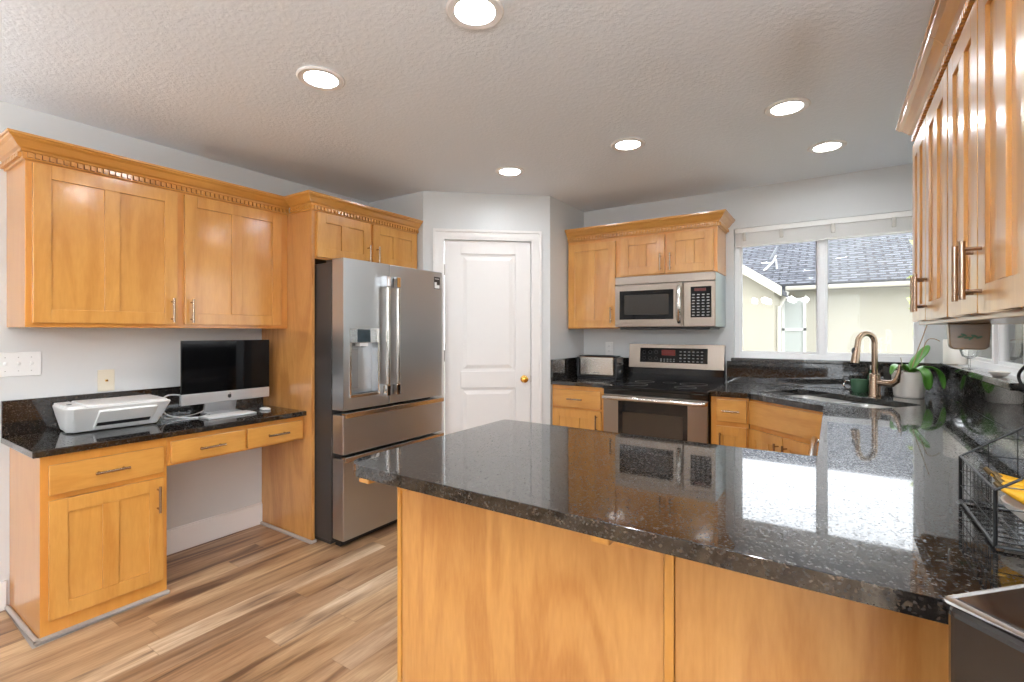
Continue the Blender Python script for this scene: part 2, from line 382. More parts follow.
# ------------------------------------------------------------ pantry door
d = sroot('door_1', tuple(A))
mb = MB(); c0, c1, dz = .165, .863, 2.065
for (s0, s1, z0, z1) in ((.08, c0, 0, 2.145), (c1, .945, 0, 2.145)):
    mb.obox(A, DU, DN, (s0, s1), (0, .014), (z0, z1))
    o0, o1 = (s0, s0+.02) if s0 < .3 else (s1-.02, s1)
    mb.obox(A, DU, DN, (o0, o1), (.014, .024), (z0, z1))
    i0, i1 = (s1-.03, s1-.012) if s0 < .3 else (s0+.012, s0+.03)
    mb.obox(A, DU, DN, (i0, i1), (.014, .019), (z0, 2.08))
mb.obox(A, DU, DN, (c0, c1), (0, .014), (dz, 2.145)).obox(A, DU, DN, (.10, .925), (.014, .024), (2.125, 2.145)).obox(A, DU, DN, (.135, .893), (.014, .019), (2.08, 2.098))
part(d, 'door_frame', mb, PAINTW, bevel=.004)
# slab with two raised panels
def slab(mb, s0, s1, z0, z1, panels):
    mb.obox(A, DU, DN, (s0, s1), (-.045, -.022), (z0, z1))
    xs = panels[0][0], panels[0][1]
    mb.obox(A, DU, DN, (s0, xs[0]), (-.022, -.01), (z0, z1)); mb.obox(A, DU, DN, (xs[1], s1), (-.022, -.01), (z0, z1))
    zz = [z0]+[q for p in panels for q in (p[2], p[3])]+[z1]
    for a_, b_ in zip(zz[::2], zz[1::2]): mb.obox(A, DU, DN, xs, (-.022, -.01), (a_, b_))
    for (a_, b_, c_, e_) in panels:
        for k_, (i, t) in enumerate(((0, -.0215), (.028, -.0215), (.045, -.013))):
            pass
        P = lambda s, q, z: A+DU*s+DN*q+Vector((0, 0, z))
        o_ = [P(a_+.02, -.0215, c_+.02), P(b_-.02, -.0215, c_+.02), P(b_-.02, -.0215, e_-.02), P(a_+.02, -.0215, e_-.02)]
        i_ = [P(a_+.05, -.013, c_+.05), P(b_-.05, -.013, c_+.05), P(b_-.05, -.013, e_-.05), P(a_+.05, -.013, e_-.05)]
        mb.verts(o_+i_, [(0, 1, 5, 4), (1, 2, 6, 5), (2, 3, 7, 6), (3, 0, 4, 7), (4, 5, 6, 7)])
mb = MB(); slab(mb, c0+.003, c1-.003, .012, dz-.004, [(.295, .735, .22, .885), (.295, .735, 1.02, 1.955)])
sl = part(d, 'door_slab', mb, DOORW, bevel=.003)
mb = MB(); kc = A+DU*.806+Vector((0, 0, .953))
M4 = Matrix.Translation(kc+DN*-.01) @ DN.to_track_quat('Z', 'Y').to_matrix().to_4x4()
mb.lathe([(.030, 0), (.030, .005), (.012, .008), (.011, .025), (.020, .032), (.027, .043), (.025, .055), (.012, .062), (0, .063)], n=24)
bmesh.ops.transform(mb.bm, matrix=M4, verts=mb.bm.verts)
part(d, 'door_knob', mb, BRASS, smooth=True)
mb = MB().obox(A, DU, DN, (.861, .866), (-.012, .0), (.93, .98)); part(d, 'latch_plate', mb, simple('aged_brass', lin(90, 74, 48), .3, 1))
HM = simple('hinge_metal', lin(120, 112, 104), .3, 1)
for zz in (.25, 1.1, 1.78): part(d, 'hinge', MB().obox(A, DU, DN, (.158, .170), (-.004, .006), (zz, zz+.09)), HM)

# ------------------------------------------------------------ cabinet makers
def crown(mb, path, z0, hgt=.10, out=.068, dent=True):
    """path: list of xy going along the cabinet tops with the outside on the right-hand side"""
    prof = [(-.01, 0), (.008, 0), (.010, .004), (.010, .030), (.016, .034), (.018, .042), (.028, .048), (.036, .058), (.048, .074), (.060, .082), (.062, .088), (out, .090), (out, hgt), (-.01, hgt)]
    P = [Vector((x, y, 0)) for x, y in path]; n = len(P); ms = []
    nr = []
    for a_, b_ in zip(P, P[1:]):
        t = (b_-a_).normalized(); nr.append(Vector((t.y, -t.x, 0)))
    for i in range(n):
        if i == 0: ms.append(nr[0])
        elif i == n-1: ms.append(nr[-1])
        else:
            s = nr[i-1]+nr[i]; ms.append(s/(s.dot(nr[i])))
    k = len(prof); vs = []
    for i in range(n):
        for o_, z_ in prof: vs.append(P[i]+ms[i]*o_+Vector((0, 0, z0+z_)))
    fs = []
    for i in range(n-1):
        for j in range(k): fs.append((i*k+j, i*k+(j+1) % k, (i+1)*k+(j+1) % k, (i+1)*k+j))
    fs.append(tuple(range(k))); fs.append(tuple(range((n-1)*k, n*k))[::-1])
    mb.verts(vs, fs)
    if dent:
        for (a_, b_, nn) in zip(P, P[1:], nr):
            L_ = (b_-a_).length; t = (b_-a_)/L_; c = max(1, int(L_/.0245)); st = L_/c
            for q in range(c):
                s0 = (q+.22)*st
                mb.obox(a_, t, nn, (s0, s0+st*.62), (.009, .0235), (z0+.008, z0+.0285))

def door_mesh(o, u, n, w, z0, z1, t=.02, st=.062, rl=.062, mid=True, rec=.008):
    mb = MB(); o = Vector(o)
    mb.obox(o, u, n, (0, st), (0, t), (z0, z1)).obox(o, u, n, (w-st, w), (0, t), (z0, z1))
    mb.obox(o, u, n, (st, w-st), (0, t), (z0, z0+rl)).obox(o, u, n, (st, w-st), (0, t), (z1-rl, z1))
    if mid: mb.obox(o, u, n, (w/2-st*.5, w/2+st*.5), (0, t), (z0+rl, z1-rl))
    mb.obox(o, u, n, (st-.002, w-st+.002), (.001, t-rec), (z0+rl-.002, z1-rl+.002))
    return mb
def pull(o, u, n, s, z, L=.13, vert=True, off=.032, r=.006):
    o, u, n = Vector(o), Vector(u), Vector(n); c = o+u*s+Vector((0, 0, z)); d_ = Vector((0, 0, 1)) if vert else u
    mb = MB(); mb.tube([c+n*off-d_*L/2, c+n*off+d_*L/2], r, 12)
    for k in (-1, 1): mb.tube([c+d_*k*L*.36, c+d_*k*L*.36+n*off], r*.75, 8)
    return mb
def add_door(root, o, u, n, w, z0, z1, hs=None, hz=None, label=None, **k):
    """o at the cabinet face; hs: handle position along u, hz: centre height"""
    o = Vector(o)
    dr = part(root, 'door', door_mesh(o, u, n, w, z0, z1, **k), wood_v, bevel=.0018)
    if hs is not None:
        part(root, 'handle', pull(o+Vector(n)*.02, u, n, hs, hz), NICKEL, sub=dr, smooth=True)
    return dr
def add_drawer(root, o, u, n, w, z0, z1, handle=True, L=.13, name='drawer'):
    o = Vector(o)
    dr = part(root, name, MB().obox(o, u, n, (0, w), (0, .02), (z0, z1)), wood_h, bevel=.003)
    if handle: part(root, 'handle', pull(o+Vector(n)*.02, u, n, w/2, (z0+z1)/2, L, False), NICKEL, sub=dr, smooth=True)
    return dr
EX, EY = (1, 0, 0), (0, 1, 0); MX, MY = (-1, 0, 0), (0, -1, 0)

# --- left wall cabinet above the desk
t = thing('wall_cabinet', 'wide maple wall cabinet above the desk with two doors and dentil crown', 'cabinet', (XL, .612, 1.355))
part(t, 'body', MB().box(XL, -3.01, .612, 1.863, 1.355, 2.12), wood_body, bevel=.0015)
add_door(t, (-3.01, .634, 0), EY, EX, .577, 1.375, 2.095, .577-.03, 1.45)
add_door(t, (-3.01, 1.246, 0), EY, EX, .565, 1.375, 2.095, .03, 1.45)
mb = MB(); crown(mb, [(XL, .612), (-3.01, .612), (-3.01, 1.863)], 2.105); part(t, 'crown_molding', mb, wood_h)

# --- fridge surround with cabinet
FX = -2.75
t = thing('refrigerator_surround', 'tall maple side panel and two-door cabinet built over the steel refrigerator', 'cabinet', (XL, 1.868, 0))
part(t, 'side_panel', MB().box(XL, FX, 1.866, 1.888, 0, 2.12), wood_panel, bevel=.0015)
part(t, 'body', MB().box(XL, FX, 1.888, 2.796, 1.80, 2.12), wood_body, bevel=.0015)
add_door(t, (FX, 1.895, 0), EY, EX, .425, 1.812, 2.10, .425-.028, 1.875)
add_door(t, (FX, 2.345, 0), EY, EX, .435, 1.812, 2.10, .028, 1.875)
mb = MB(); crown(mb, [(-2.957, 1.866), (FX, 1.866), (FX, 2.796)], 2.105); part(t, 'crown_molding', mb, wood_h)

# --- desk base cabinet, knee drawers, top
t = thing('desk_cabinet', 'maple base cabinet with one drawer and one door under the printer', 'cabinet', (XL, .622, 0))
part(t, 'body', MB().box(XL, -2.835, .622, 1.098, 0, .80), wood_body, bevel=.0015)
add_drawer(t, (-2.835, .648, 0), EY, EX, .43, .625, .755)
add_door(t, (-2.835, .648, 0), EY, EX, .43, .085, .600, .43-.028, .50)
t = thing('knee_drawer_unit', 'shallow maple apron with two small drawers under the computer', 'drawers', (XL, 1.099, .645))
part(t, 'body', MB().box(XL, -2.835, 1.099, 1.865, .648, .80), wood_body, bevel=.0015)
add_drawer(t, (-2.835, 1.112, 0), EY, EX, .373, .660, .772)
add_drawer(t, (-2.835, 1.500, 0), EY, EX, .345, .660, .772)
t = thing('desk_worktop', 'black granite desk top with upstand against the left wall', 'worktop', (XL, .592, .80))
part(t, 'slab', MB().box(XL, -2.80, .592, 1.865, .80, .83), GR, bevel=.004)
part(t, 'backsplash', MB().box(XL, XL+.022, .592, 1.865, .83, 1.003), GR, bevel=.002)

# --- back wall cabinets
FY = 3.78
t = thing('wall_cabinet', 'narrow tall maple wall cabinet left of the microwave with a single door', 'cabinet', (-1.913, YB, 1.36))
part(t, 'body', MB().box(-1.913, -1.462, FY, YB, 1.362, 2.12), wood_body, bevel=.0015)
add_door(t, (-1.903, FY, 0), EX, MY, .425, 1.372, 2.075, .425-.03, 1.47)
mb = MB(); crown(mb, [(-1.913, FY), (-1.462, FY)], 2.105); part(t, 'crown_molding', mb, wood_h)
t = thing('wall_cabinet', 'short two-door maple wall cabinet directly above the microwave', 'cabinet', (-1.461, YB, 1.77))
part(t, 'body', MB().box(-1.461, -.702, FY, YB, 1.772, 2.12), wood_body, bevel=.0015)
add_door(t, (-1.430, FY, 0), EX, MY, .35, 1.785, 2.085, .35-.028, 1.87)
add_door(t, (-1.060, FY, 0), EX, MY, .335, 1.785, 2.085, .028, 1.87)
mb = MB(); crown(mb, [(-1.461, FY), (-.702, FY), (-.702, YB)], 2.105); part(t, 'crown_molding', mb, wood_h)

# --- right wall cabinets
RX = .292
for lab, y0, y1, sm, lastc in (('maple wall cabinet beside the right window, its end nearest the sink', 1.84, 2.575, 2.235, False),
                               ('maple wall cabinet nearest the viewer on the right wall above the wire basket', 1.12, 1.838, 1.495, True)):
    t = thing('wall_cabinet', lab, 'cabinet', (XR, y0, 1.362))
    part(t, 'body', MB().box(RX, XR, y0, y1, 1.362, 2.12), wood_body, bevel=.0015)
    add_door(t, (RX, y0+.008, 0), EY, MX, sm-.004-y0-.008, 1.375, 2.095, sm-.004-y0-.008-.035, 1.47)
    add_door(t, (RX, sm+.004, 0), EY, MX, y1-.006-sm-.004, 1.375, 2.095, .035, 1.47)
    mb = MB()
    if lastc: crown(mb, [(RX, y1), (RX, y0)], 2.105)
    else: crown(mb, [(XR, y1), (RX, y1), (RX, y0)], 2.105)
    part(t, 'crown_molding', mb, wood_h)

# --- base cabinets on the back wall
BY = 3.50
t = thing('base_cabinet', 'maple base cabinet under the toaster, one drawer over one door', 'cabinet', (-1.915, YB, 0))
part(t, 'body', MB().box(-1.915, -1.465, BY, YB, 0, ZC-.03), wood_body, bevel=.0015)
add_drawer(t, (-1.905, BY, 0), EX, MY, .42, .735, .872)
add_door(t, (-1.905, BY, 0), EX, MY, .42, .10, .718, .42-.03, .63)
t = thing('base_cabinet', 'narrow maple base cabinet right of the stove, one drawer over one door', 'cabinet', (-.695, YB, 0))
part(t, 'body', MB().box(-.692, -.458, BY, YB, 0, ZC-.03), wood_body, bevel=.0015)
add_drawer(t, (-.655, BY, 0), EX, MY, .185, .735, .885, L=.11)
add_door(t, (-.655, BY, 0), EX, MY, .185, .10, .705, .028, .60, st=.045, mid=True)
# diagonal sink cabinet
p0 = Vector((-.452, 3.50, 0)); p1 = Vector((-.022, 3.11, 0)); SU = (p1-p0).normalized(); SNn = Vector((SU.y, -SU.x, 0)); SL = (p1-p0).length
t = thing('sink_cabinet', 'maple corner cabinet below the sink with false front and paired doors', 'cabinet', tuple(p0))
part(t, 'body', MB().prism([(-.456, 3.50), (-.022, 3.11), (.59, 3.11), (.59, 4.10), (-.456, 4.10)], 0, ZC-.26).obox(p0, SU, SNn, (0, SL), (-.02, 0), (.6, ZC-.03)), wood_body, bevel=.0015)
add_drawer(t, p0, SU, SNn, 1, 0, 0) if False else None
fd = part(t, 'false_front', MB().obox(p0, SU, SNn, (.015, SL-.015), (0, .02), (.735, .885)), wood_h, bevel=.003)
hw = (SL-.034)/2
add_door(t, p0+SU*.015, tuple(SU), tuple(SNn), hw, .10, .705, hw-.03, .60, st=.05)
add_door(t, p0+SU*(.019+hw), tuple(SU), tuple(SNn), hw, .10, .705, .03, .60, st=.05)
# right leg: dishwasher and cabinet
t = thing('dishwasher', 'steel dishwasher under the right counter, only its bar handle end showing', 'dishwasher', (-.02, 2.45, 0))
part(t, 'body', MB().box(-.02, .58, 2.44, 3.04, .1, ZC-.035), BLK)
dd = part(t, 'door', MB().box(-.035, -.02, 2.445, 3.035, .12, ZC-.04), STEEL, bevel=.003)
part(t, 'handle', MB().tube([(-.080, 2.46, .775), (-.080, 2.98, .775)], .016, 14).tube([(-.035, 2.50, .775), (-.080, 2.50, .775)], .009).tube([(-.035, 2.94, .775), (-.080, 2.94, .775)], .009), STEEL2, sub=dd, smooth=True)
t = thing('base_cabinet', 'maple base cabinet between dishwasher and peninsula under the right counter', 'cabinet', (-.02, 1.82, 0))
part(t, 'body', MB().box(-.02, .59, 1.79, 2.435, 0, ZC-.03), wood_body)
add_drawer(t, (-.02, 1.83, 0), EY, MX, .59, .735, .885)
# --- peninsula
PY = 1.15
t = thing('peninsula_cabinet', 'long maple veneered peninsula base with two large plain back panels', 'cabinet', (-1.205, PY, 0))
part(t, 'body', MB().box(-1.205, .59, PY, 1.785, 0, ZC-.035), wood_body)
part(t, 'back_panel', MB().box(-1.190, -.330, PY-.008, PY, 0, ZC-.036), wood_panel, bevel=.001)
part(t, 'back_panel', MB().box(-.303, .59, PY-.008, PY, 0, ZC-.036), wood_panel, bevel=.001)
part(t, 'corner_strip', MB().box(-1.208, -1.192, PY-.014, PY, 0, ZC-.036), wood_v, bevel=.003)
part(t, 'seam_strip', MB().box(-.328, -.305, PY-.014, PY, 0, ZC-.036), wood_v, bevel=.003)
def corbel(x):
    pts = [(0, 0), (.17, 0), (.17, .02)]+[(.17-.155*math.sin(a_)*1.0, .02+.065*(1-math.cos(a_))) for a_ in [q*PI/2/8 for q in range(1, 9)]]+[(0, .052)]
    return MB().polyprism(pts, (x, PY-.014, ZC-.036), (0, -1, 0), (0, 0, -1), (1, 0, 0), -.022, .022)
for x in (-1.17, -.415, .34): part(t, 'corbel', corbel(x), wood_v, bevel=.004)

# --- countertops
t = thing('countertop', 'short black granite counter under the toaster, left of the stove', 'countertop', (-1.92, 3.475, ZC-.03))
part(t, 'slab', MB().box(-1.92, -1.464, 3.475, 4.088, ZC-.03, ZC), GR, bevel=.004)
part(t, 'backsplash', MB().box(-1.898, -1.464, 4.088, YB, ZC-.03, 1.108).box(-1.92, -1.898, 3.475, YB, ZC, 1.108), GR, bevel=.002)

def arc(cx, cy, r, a0, a1, n=7): return [(cx+r*math.cos(math.radians(a0+(a1-a0)*i/n)), cy+r*math.sin(math.radians(a0+(a1-a0)*i/n))) for i in range(n+1)]
SKC = Vector((0.0, 3.515)); SKU = Vector((.78, -.625)).normalized(); SKV = Vector((-SKU.y, SKU.x))
def rrect(c, u, v, a_, b_, r, n=5):
    pts = []
    for sx, sy, a0 in ((1, -1, -90), (1, 1, 0), (-1, 1, 90), (-1, -1, 180)):
        for i in range(n+1):
            q = math.radians(a0+90*i/n); pts.append(c+u*(sx*(a_-r)+r*math.cos(q))+v*(sy*(b_-r)+r*math.sin(q)))
    return [(p.x, p.y) for p in pts]
outer = [(-.692, 4.088), (-.692, 3.475), (-.462, 3.475), (-.042, 3.10), (-.042, 1.845)]+arc(-.062, 1.845, .02, 0, -90, 3)+arc(-1.215, 1.795, .03, 90, 180, 4)+arc(-1.175, 1.022, .07, 180, 270, 8)+[(.593, .952), (.593, 4.088)]
hole = rrect(SKC, SKU, SKV, .385, .20, .07)
mb = MB(); bm = mb.bm
def loop(pts):
    v = [bm.verts.new((x, y, ZC)) for x, y in pts]
    return [bm.edges.new((v[i], v[(i+1) % len(v)])) for i in range(len(v))]
es = loop(outer)+loop(hole)
r_ = bmesh.ops.triangle_fill(bm, use_beauty=True, edges=es, normal=(0, 0, 1))
fc = [g for g in r_['geom'] if isinstance(g, bmesh.types.BMFace)]
ex = bmesh.ops.extrude_face_region(bm, geom=fc)
bmesh.ops.translate(bm, vec=(0, 0, -.036), verts=[g for g in ex['geom'] if isinstance(g, bmesh.types.BMVert)])
t = thing('countertop', 'large black granite counter running from stove round sink to rounded peninsula end', 'countertop', (.593, .952, ZC-.036))
part(t, 'slab', mb, GR, bevel=.005)
part(t, 'backsplash', MB().box(-.692, .593, 4.088, YB, ZC, 1.108), GR, bevel=.002)
part(t, 'backsplash', MB().box(.593, XR, .97, 4.088, ZC, 1.108), GR, bevel=.002)
part(t, 'sill', MB().box(-.66, .60, 4.075, YB+.05, 1.109, 1.133), GR, bevel=.003)
part(t, 'sill', MB().box(.565, XR+.05, 2.60, 4.074, 1.109, 1.138), GR, bevel=.003)

# ------------------------------------------------------------ sink, faucet
t = thing('sink', 'undermount stainless double bowl sink set diagonally in the corner counter', 'sink', (SKC.x, SKC.y, ZC-.036))
def bowl(c, a_, b_, dz, r):
    top = rrect(c, SKU, SKV, a_, b_, r); bot = rrect(c, SKU, SKV, a_-.02, b_-.02, r*.8)
    mb = MB(); n = len(top); zt, zb = ZC-.037, ZC-.037-dz
    o_ = rrect(c, SKU, SKV, a_+.012, b_+.012, r)
    vs = [(x, y, zt) for x, y in o_]+[(x, y, zt) for x, y in top]+[(x, y, zb) for x, y in bot]
    fs = [(i, (i+1) % n, n+(i+1) % n, n+i) for i in range(n)]+[(n+i, n+(i+1) % n, 2*n+(i+1) % n, 2*n+i) for i in range(n)]+[tuple(range(2*n, 3*n))]
    mb.verts(vs, fs); return mb
part(t, 'bowl', bowl(SKC-SKU*.19, .175, .19, .20, .06), SINKM)
part(t, 'bowl', bowl(SKC+SKU*.2, .165, .19, .16, .06), SINKM)
for s_ in (-.19, .2):
    c = SKC+SKU*s_; zb = ZC-.037-(.20 if s_ < 0 else .16)
    part(t, 'drain', MB().lathe([(.045, .001), (.042, .004), (.02, .003), (0, .003)], (c.x, c.y, zb)), CHROME, smooth=True)
fx, fy = .215, 3.745
t = thing('faucet', 'brushed nickel gooseneck pull-down kitchen faucet behind the sink', 'faucet', (fx, fy, ZC))
part(t, 'base', MB().lathe([(.034, 0), (.034, .006), (.030, .012), (.029, .13), (.026, .136), (.017, .14)], (fx, fy, ZC)), NICKEL, smooth=True)
fd_ = Vector((-.80, -.60, 0)).normalized()
R = .054; pts = [Vector((fx, fy, ZC+.12)), Vector((fx, fy, ZC+.325))]
for i in range(0, 13):
    a_ = PI*i/12*1.0; pts.append(Vector((fx, fy, ZC+.33))+fd_*(R-R*math.cos(a_))+Vector((0, 0, R*math.sin(a_)*1.05)))
pts.append(pts[-1]+fd_*.006+Vector((0, 0, -.03)))
part(t, 'spout', MB().tube(pts, .0165, 16), NICKEL, smooth=True)
e = pts[-1]
part(t, 'spray_head', MB().tube([e, e+Vector((0, 0, -.02))+fd_*.003, e+Vector((0, 0, -.095))+fd_*.014], [.018, .020, .0245], 16), NICKEL, smooth=True)
part(t, 'spray_button', MB().lathe([(.0, 0), (.012, .001), (.013, .004), (.010, .007), (0, .008)], (e.x-.016, e.y-.018, e.z-.02), axis='y', sx=1.6), BLK, smooth=True)
ld = Vector((.86, -.5, 0)).normalized()
b0 = Vector((fx, fy, ZC+.085))
lv = part(t, 'lever', MB().tube([b0, b0+ld*.05, b0+ld*.095+Vector((0, 0, .0)), b0+ld*.118+Vector((0, 0, .02)), b0+ld*.13+Vector((0, 0, .07)), b0+ld*.135+Vector((0, 0, .115))], [.019, .019, .021, .019, .011, .009], 14), NICKEL, smooth=True)

# green sponge holder and soap bottle
GREEN = simple('dark_green_glass', lin(70, 104, 78), .12, coat=.4)
t = thing('sponge_holder', 'small dark green cup with white cross ornament beside the faucet base', 'cup', (.145, 3.93, ZC))
part(t, 'cup', MB().lathe([(.036, 0), (.042, .01), (.046, .08), (.046, .085), (.041, .085), (.038, .012), (0, .010)], (.145, 3.93, ZC), sx=1.1), GREEN, smooth=True)
part(t, 'handle', MB().tube([(.105, 3.92, ZC+.07), (.07, 3.905, ZC+.075), (.058, 3.90, ZC+.05), (.07, 3.905, ZC+.02), (.104, 3.92, ZC+.02)], .004, 8), CHROME, smooth=True)
t = thing('soap_bottle', 'slim clear green soap bottle standing behind the faucet', 'bottle', (.215, 3.99, ZC))
part(t, 'bottle', MB().lathe([(.022, 0), (.024, .01), (.024, .10), (.012, .13), (.009, .15), (0, .15)], (.215, 3.99, ZC)), GREEN, smooth=True)
part(t, 'cap', MB().lathe([(.011, .148), (.011, .175), (0, .176)], (.215, 3.99, ZC)), WHITEP, smooth=True)

# ------------------------------------------------------------ refrigerator
t = thing('refrigerator', 'stainless steel french door refrigerator with two freezer drawers and dispenser', 'refrigerator', (-3.0, 2.33, 0))
F0, F1, FD = 1.895, 2.79, -2.48
part(t, 'body', MB().box(-3.29, FD-.115, F0, F1-.003, .035, 1.765).box(-3.29, FD-.15, F0+.02, F1-.02, .0, .035).box(FD-.18, FD-.04, F0+.01, F0+.07, 1.765, 1.785).box(FD-.18, FD-.04, F1-.08, F1-.02, 1.765, 1.785), FRSIDE, bevel=.004)
part(t, 'grille', MB().box(FD-.10, FD-.05, F0+.02, F1-.02, .012, .05), BLK)
SEAM = 2.262
dY0, dY1, cz0, cz1 = 1.955, 2.165, .945, 1.265
# left door with the dispenser cut in
mb = MB(); a0, a1 = F0+.002, SEAM-.003
mb.box(FD-.105, FD-.06, a0, a1, .852, 1.785)
mb.box(FD-.06, FD, a0, dY0, .852, 1.785).box(FD-.06, FD, dY1, a1, .852, 1.785).box(FD-.06, FD, dY0, dY1, .852, cz0).box(FD-.06, FD, dY0, dY1, cz1, 1.785)
ld_ = part(t, 'door', mb, STEEL)
part(t, 'dispenser_panel', MB().box(FD, FD+.004, dY0-.014, dY1+.012, cz1, 1.355), simple('polished_steel', lin(205, 205, 205), .15, 1), sub=ld_, bevel=.002)
part(t, 'display', MB().box(FD+.004, FD+.006, dY0+.045, dY1-.065, cz1+.005, 1.350), simple('blue_lcd', lin(44, 56, 62), .15, noise=.5, scale=60), sub=ld_)
part(t, 'dispenser_trim', MB().box(FD, FD+.005, dY0-.014, dY0, cz0-.012, cz1).box(FD, FD+.005, dY1, dY1+.012, cz0-.012, cz1).box(FD-.05, FD+.012, dY0-.014, dY1+.012, cz0-.018, cz0), STEEL2, sub=ld_, bevel=.002)
part(t, 'paddle', MB().box(FD-.058, FD-.045, dY0+.02, dY0+.09, cz0+.03, cz1-.04).tube([(FD-.03, dY0+.12, cz1-.001), (FD-.03, dY0+.12, cz1-.03)], .016, 12), simple('grey_paddle', lin(150, 150, 150), .35, .5), sub=ld_, bevel=.002)
part(t, 'lamp_cover', MB().box(FD-.05, FD-.005, dY0+.07, dY1-.075, cz1-.022, cz1-.001), WHITEP, sub=ld_)
rd = part(t, 'door', MB().box(FD-.105, FD, SEAM+.003, F1, .852, 1.785), STEEL, bevel=.006)
part(t, 'sticker', MB().box(FD, FD+.001, 2.70, 2.765, 1.655, 1.745), simple('sticker_dark', lin(52, 46, 44), .3), sub=rd)
part(t, 'sticker_print', MB().box(FD+.001, FD+.0015, 2.705, 2.76, 1.66, 1.685).box(FD+.001, FD+.0015, 2.705, 2.73, 1.685, 1.705).box(FD+.001, FD+.0015, 2.71, 2.755, 1.728, 1.732), WHITEP, sub=rd)
COPP = simple('bronze_handle_end', lin(196, 150, 112), .2, 1)
for yy, dd_ in ((2.21, ld_), (2.297, rd)):
    hb = part(t, 'handle', MB().box(FD+.035, FD+.060, yy-.013, yy+.013, .985, 1.63), STEEL2, sub=dd_, bevel=.007, seg=3)
    for zz in (1.63, .915): part(t, 'handle_bracket', MB().box(FD, FD+.058, yy-.016, yy+.016, zz, zz+.07), CHROME, sub=dd_, bevel=.003)
for z0, z1 in ((.582, .825), (.055, .556)):
    dr = part(t, 'drawer', MB().box(FD-.105, FD, F0+.002, F1, z0, z1), STEEL, bevel=.006)
    part(t, 'handle', MB().box(FD-.02, FD+.022, F0+.002, F1, z1+.001, z1+.013).box(FD+.010, FD+.022, F0+.002, F1, z1-.018, z1+.001), STEEL2, sub=dr, bevel=.003)

# ------------------------------------------------------------ microwave
MYF = 3.70
t = thing('microwave', 'stainless over-the-range microwave with black keypad, hung under the short cabinet', 'microwave', (-1.08, YB, 1.37))
part(t, 'body', MB().box(-1.455, -.703, MYF+.03, YB-.005, 1.372, 1.768), simple('galvanised_side', lin(176, 186, 188), .35, .6))
part(t, 'underside', MB().box(-1.42, -.74, MYF+.01, YB-.04, 1.352, 1.371), BLK, bevel=.006)
fr = part(t, 'front_panel', MB().box(-1.455, -.703, MYF, MYF+.03, 1.705, 1.768).box(-.925, -.703, MYF, MYF+.03, 1.372, 1.702), STEELW, bevel=.004)
dr = part(t, 'door', MB().box(-1.455, -.928, MYF-.004, MYF+.03, 1.372, 1.702), STEELW, bevel=.004)
part(t, 'door_window', MB().box(-1.415, -.995, MYF-.007, MYF-.0035, 1.43, 1.655), BLKGLASS, sub=dr, bevel=.001)
part(t, 'screen_mesh', MB().box(-1.375, -1.03, MYF-.0078, MYF-.0068, 1.468, 1.62), simple('mesh_window', lin(62, 58, 54), .12, noise=.3, scale=400), sub=dr)
part(t, 'door_handle', MB().tube([(-.952, MYF-.012, 1.405), (-.950, MYF-.035, 1.43), (-.948, MYF-.045, 1.54), (-.950, MYF-.035, 1.65), (-.952, MYF-.012, 1.675)], [.014, .017, .019, .017, .014], 14), STEEL2, sub=dr, smooth=True)
kp = part(t, 'keypad', MB().box(-.872, -.728, MYF-.004, MYF-.0002, 1.44, 1.665), BLKGLASS, bevel=.003)
mb = MB()
for r in range(8):
    for c in range(4):
        x = -.862+c*.034+(.002 if r % 2 else 0); z = 1.452+r*.0215
        mb.box(x, x+.018, MYF-.0048, MYF-.0042, z, z+.007)
part(t, 'key_print', mb, simple('key_print_grey', lin(150, 150, 150), .5), sub=kp)
part(t, 'display', MB().box(-.845, -.765, MYF-.0048, MYF-.0042, 1.632, 1.652), simple('red_display', lin(70, 16, 14), .3, emit=lin(160, 30, 20), es=.05), sub=kp)

# ------------------------------------------------------------ range
t = thing('range', 'freestanding stainless steel stove with black glass cooktop and oven door', 'stove', (-1.08, 3.45, 0))
RF = 3.455; x0, x1 = -1.456, -.700
part(t, 'body', MB().box(x0, x1, RF+.03, 4.085, .06, .905), BLKSHINY, bevel=.003)
part(t, 'cooktop', MB().box(x0-.002, x1+.002, RF-.012, 4.03, .905, .932), BLKGLASS, bevel=.006)
BPM = simple('burner_print', lin(90, 88, 86), .4)
for (bx, by, br) in ((-1.27, 3.62, .10), (-.89, 3.62, .075), (-1.27, 3.87, .075), (-.89, 3.87, .10), (-1.08, 3.90, .05)):
    part(t, 'burner_ring', MB().tube([(bx+br*math.cos(a_), by+br*math.sin(a_), .9322) for a_ in [2*PI*i/32 for i in range(32)]], .0012, 6, closed=True), BPM)
part(t, 'backguard', MB().verts and MB().polyprism([(0, .93), (.075, .93), (.075, 1.225), (.03, 1.225), (.012, 1.04), (0, 1.04)], (x0, 4.025, 0), (0, 1, 0), (0, 0, 1), (1, 0, 0), 0, x1-x0), BLKSHINY, bevel=.004)
gp = part(t, 'control_panel', MB().polyprism([(-.006, 1.036), (.004, 1.036), (.022, 1.222), (.06, 1.228), (.06, 1.232), (.010, 1.232)], (x0-.002, 4.025, 0), (0, 1, 0), (0, 0, 1), (1, 0, 0), 0, x1-x0+.004), STEELW, bevel=.002)
tilt = Vector((0, .016, .196)).normalized(); nn = Vector((0, -.996, .0816))
po = Vector((0, 4.019, 1.036))
def onpanel(mb, xa, xb, za, zb, d0, d1):
    k = tilt
    vs = [Vector((x, 4.019, 1.036))+k*z+nn*dd2 for dd2 in (d0, d1) for x, z in ((xa, za), (xb, za), (xb, zb), (xa, zb))]
    mb.verts(vs, [(3, 2, 1, 0), (4, 5, 6, 7), (0, 1, 5, 4), (1, 2, 6, 5), (2, 3, 7, 6), (3, 0, 4, 7)]); return mb
cp = part(t, 'touch_panel', onpanel(MB(), -1.36, -.82, .045, .165, .0, .003), BLKGLASS, sub=gp)
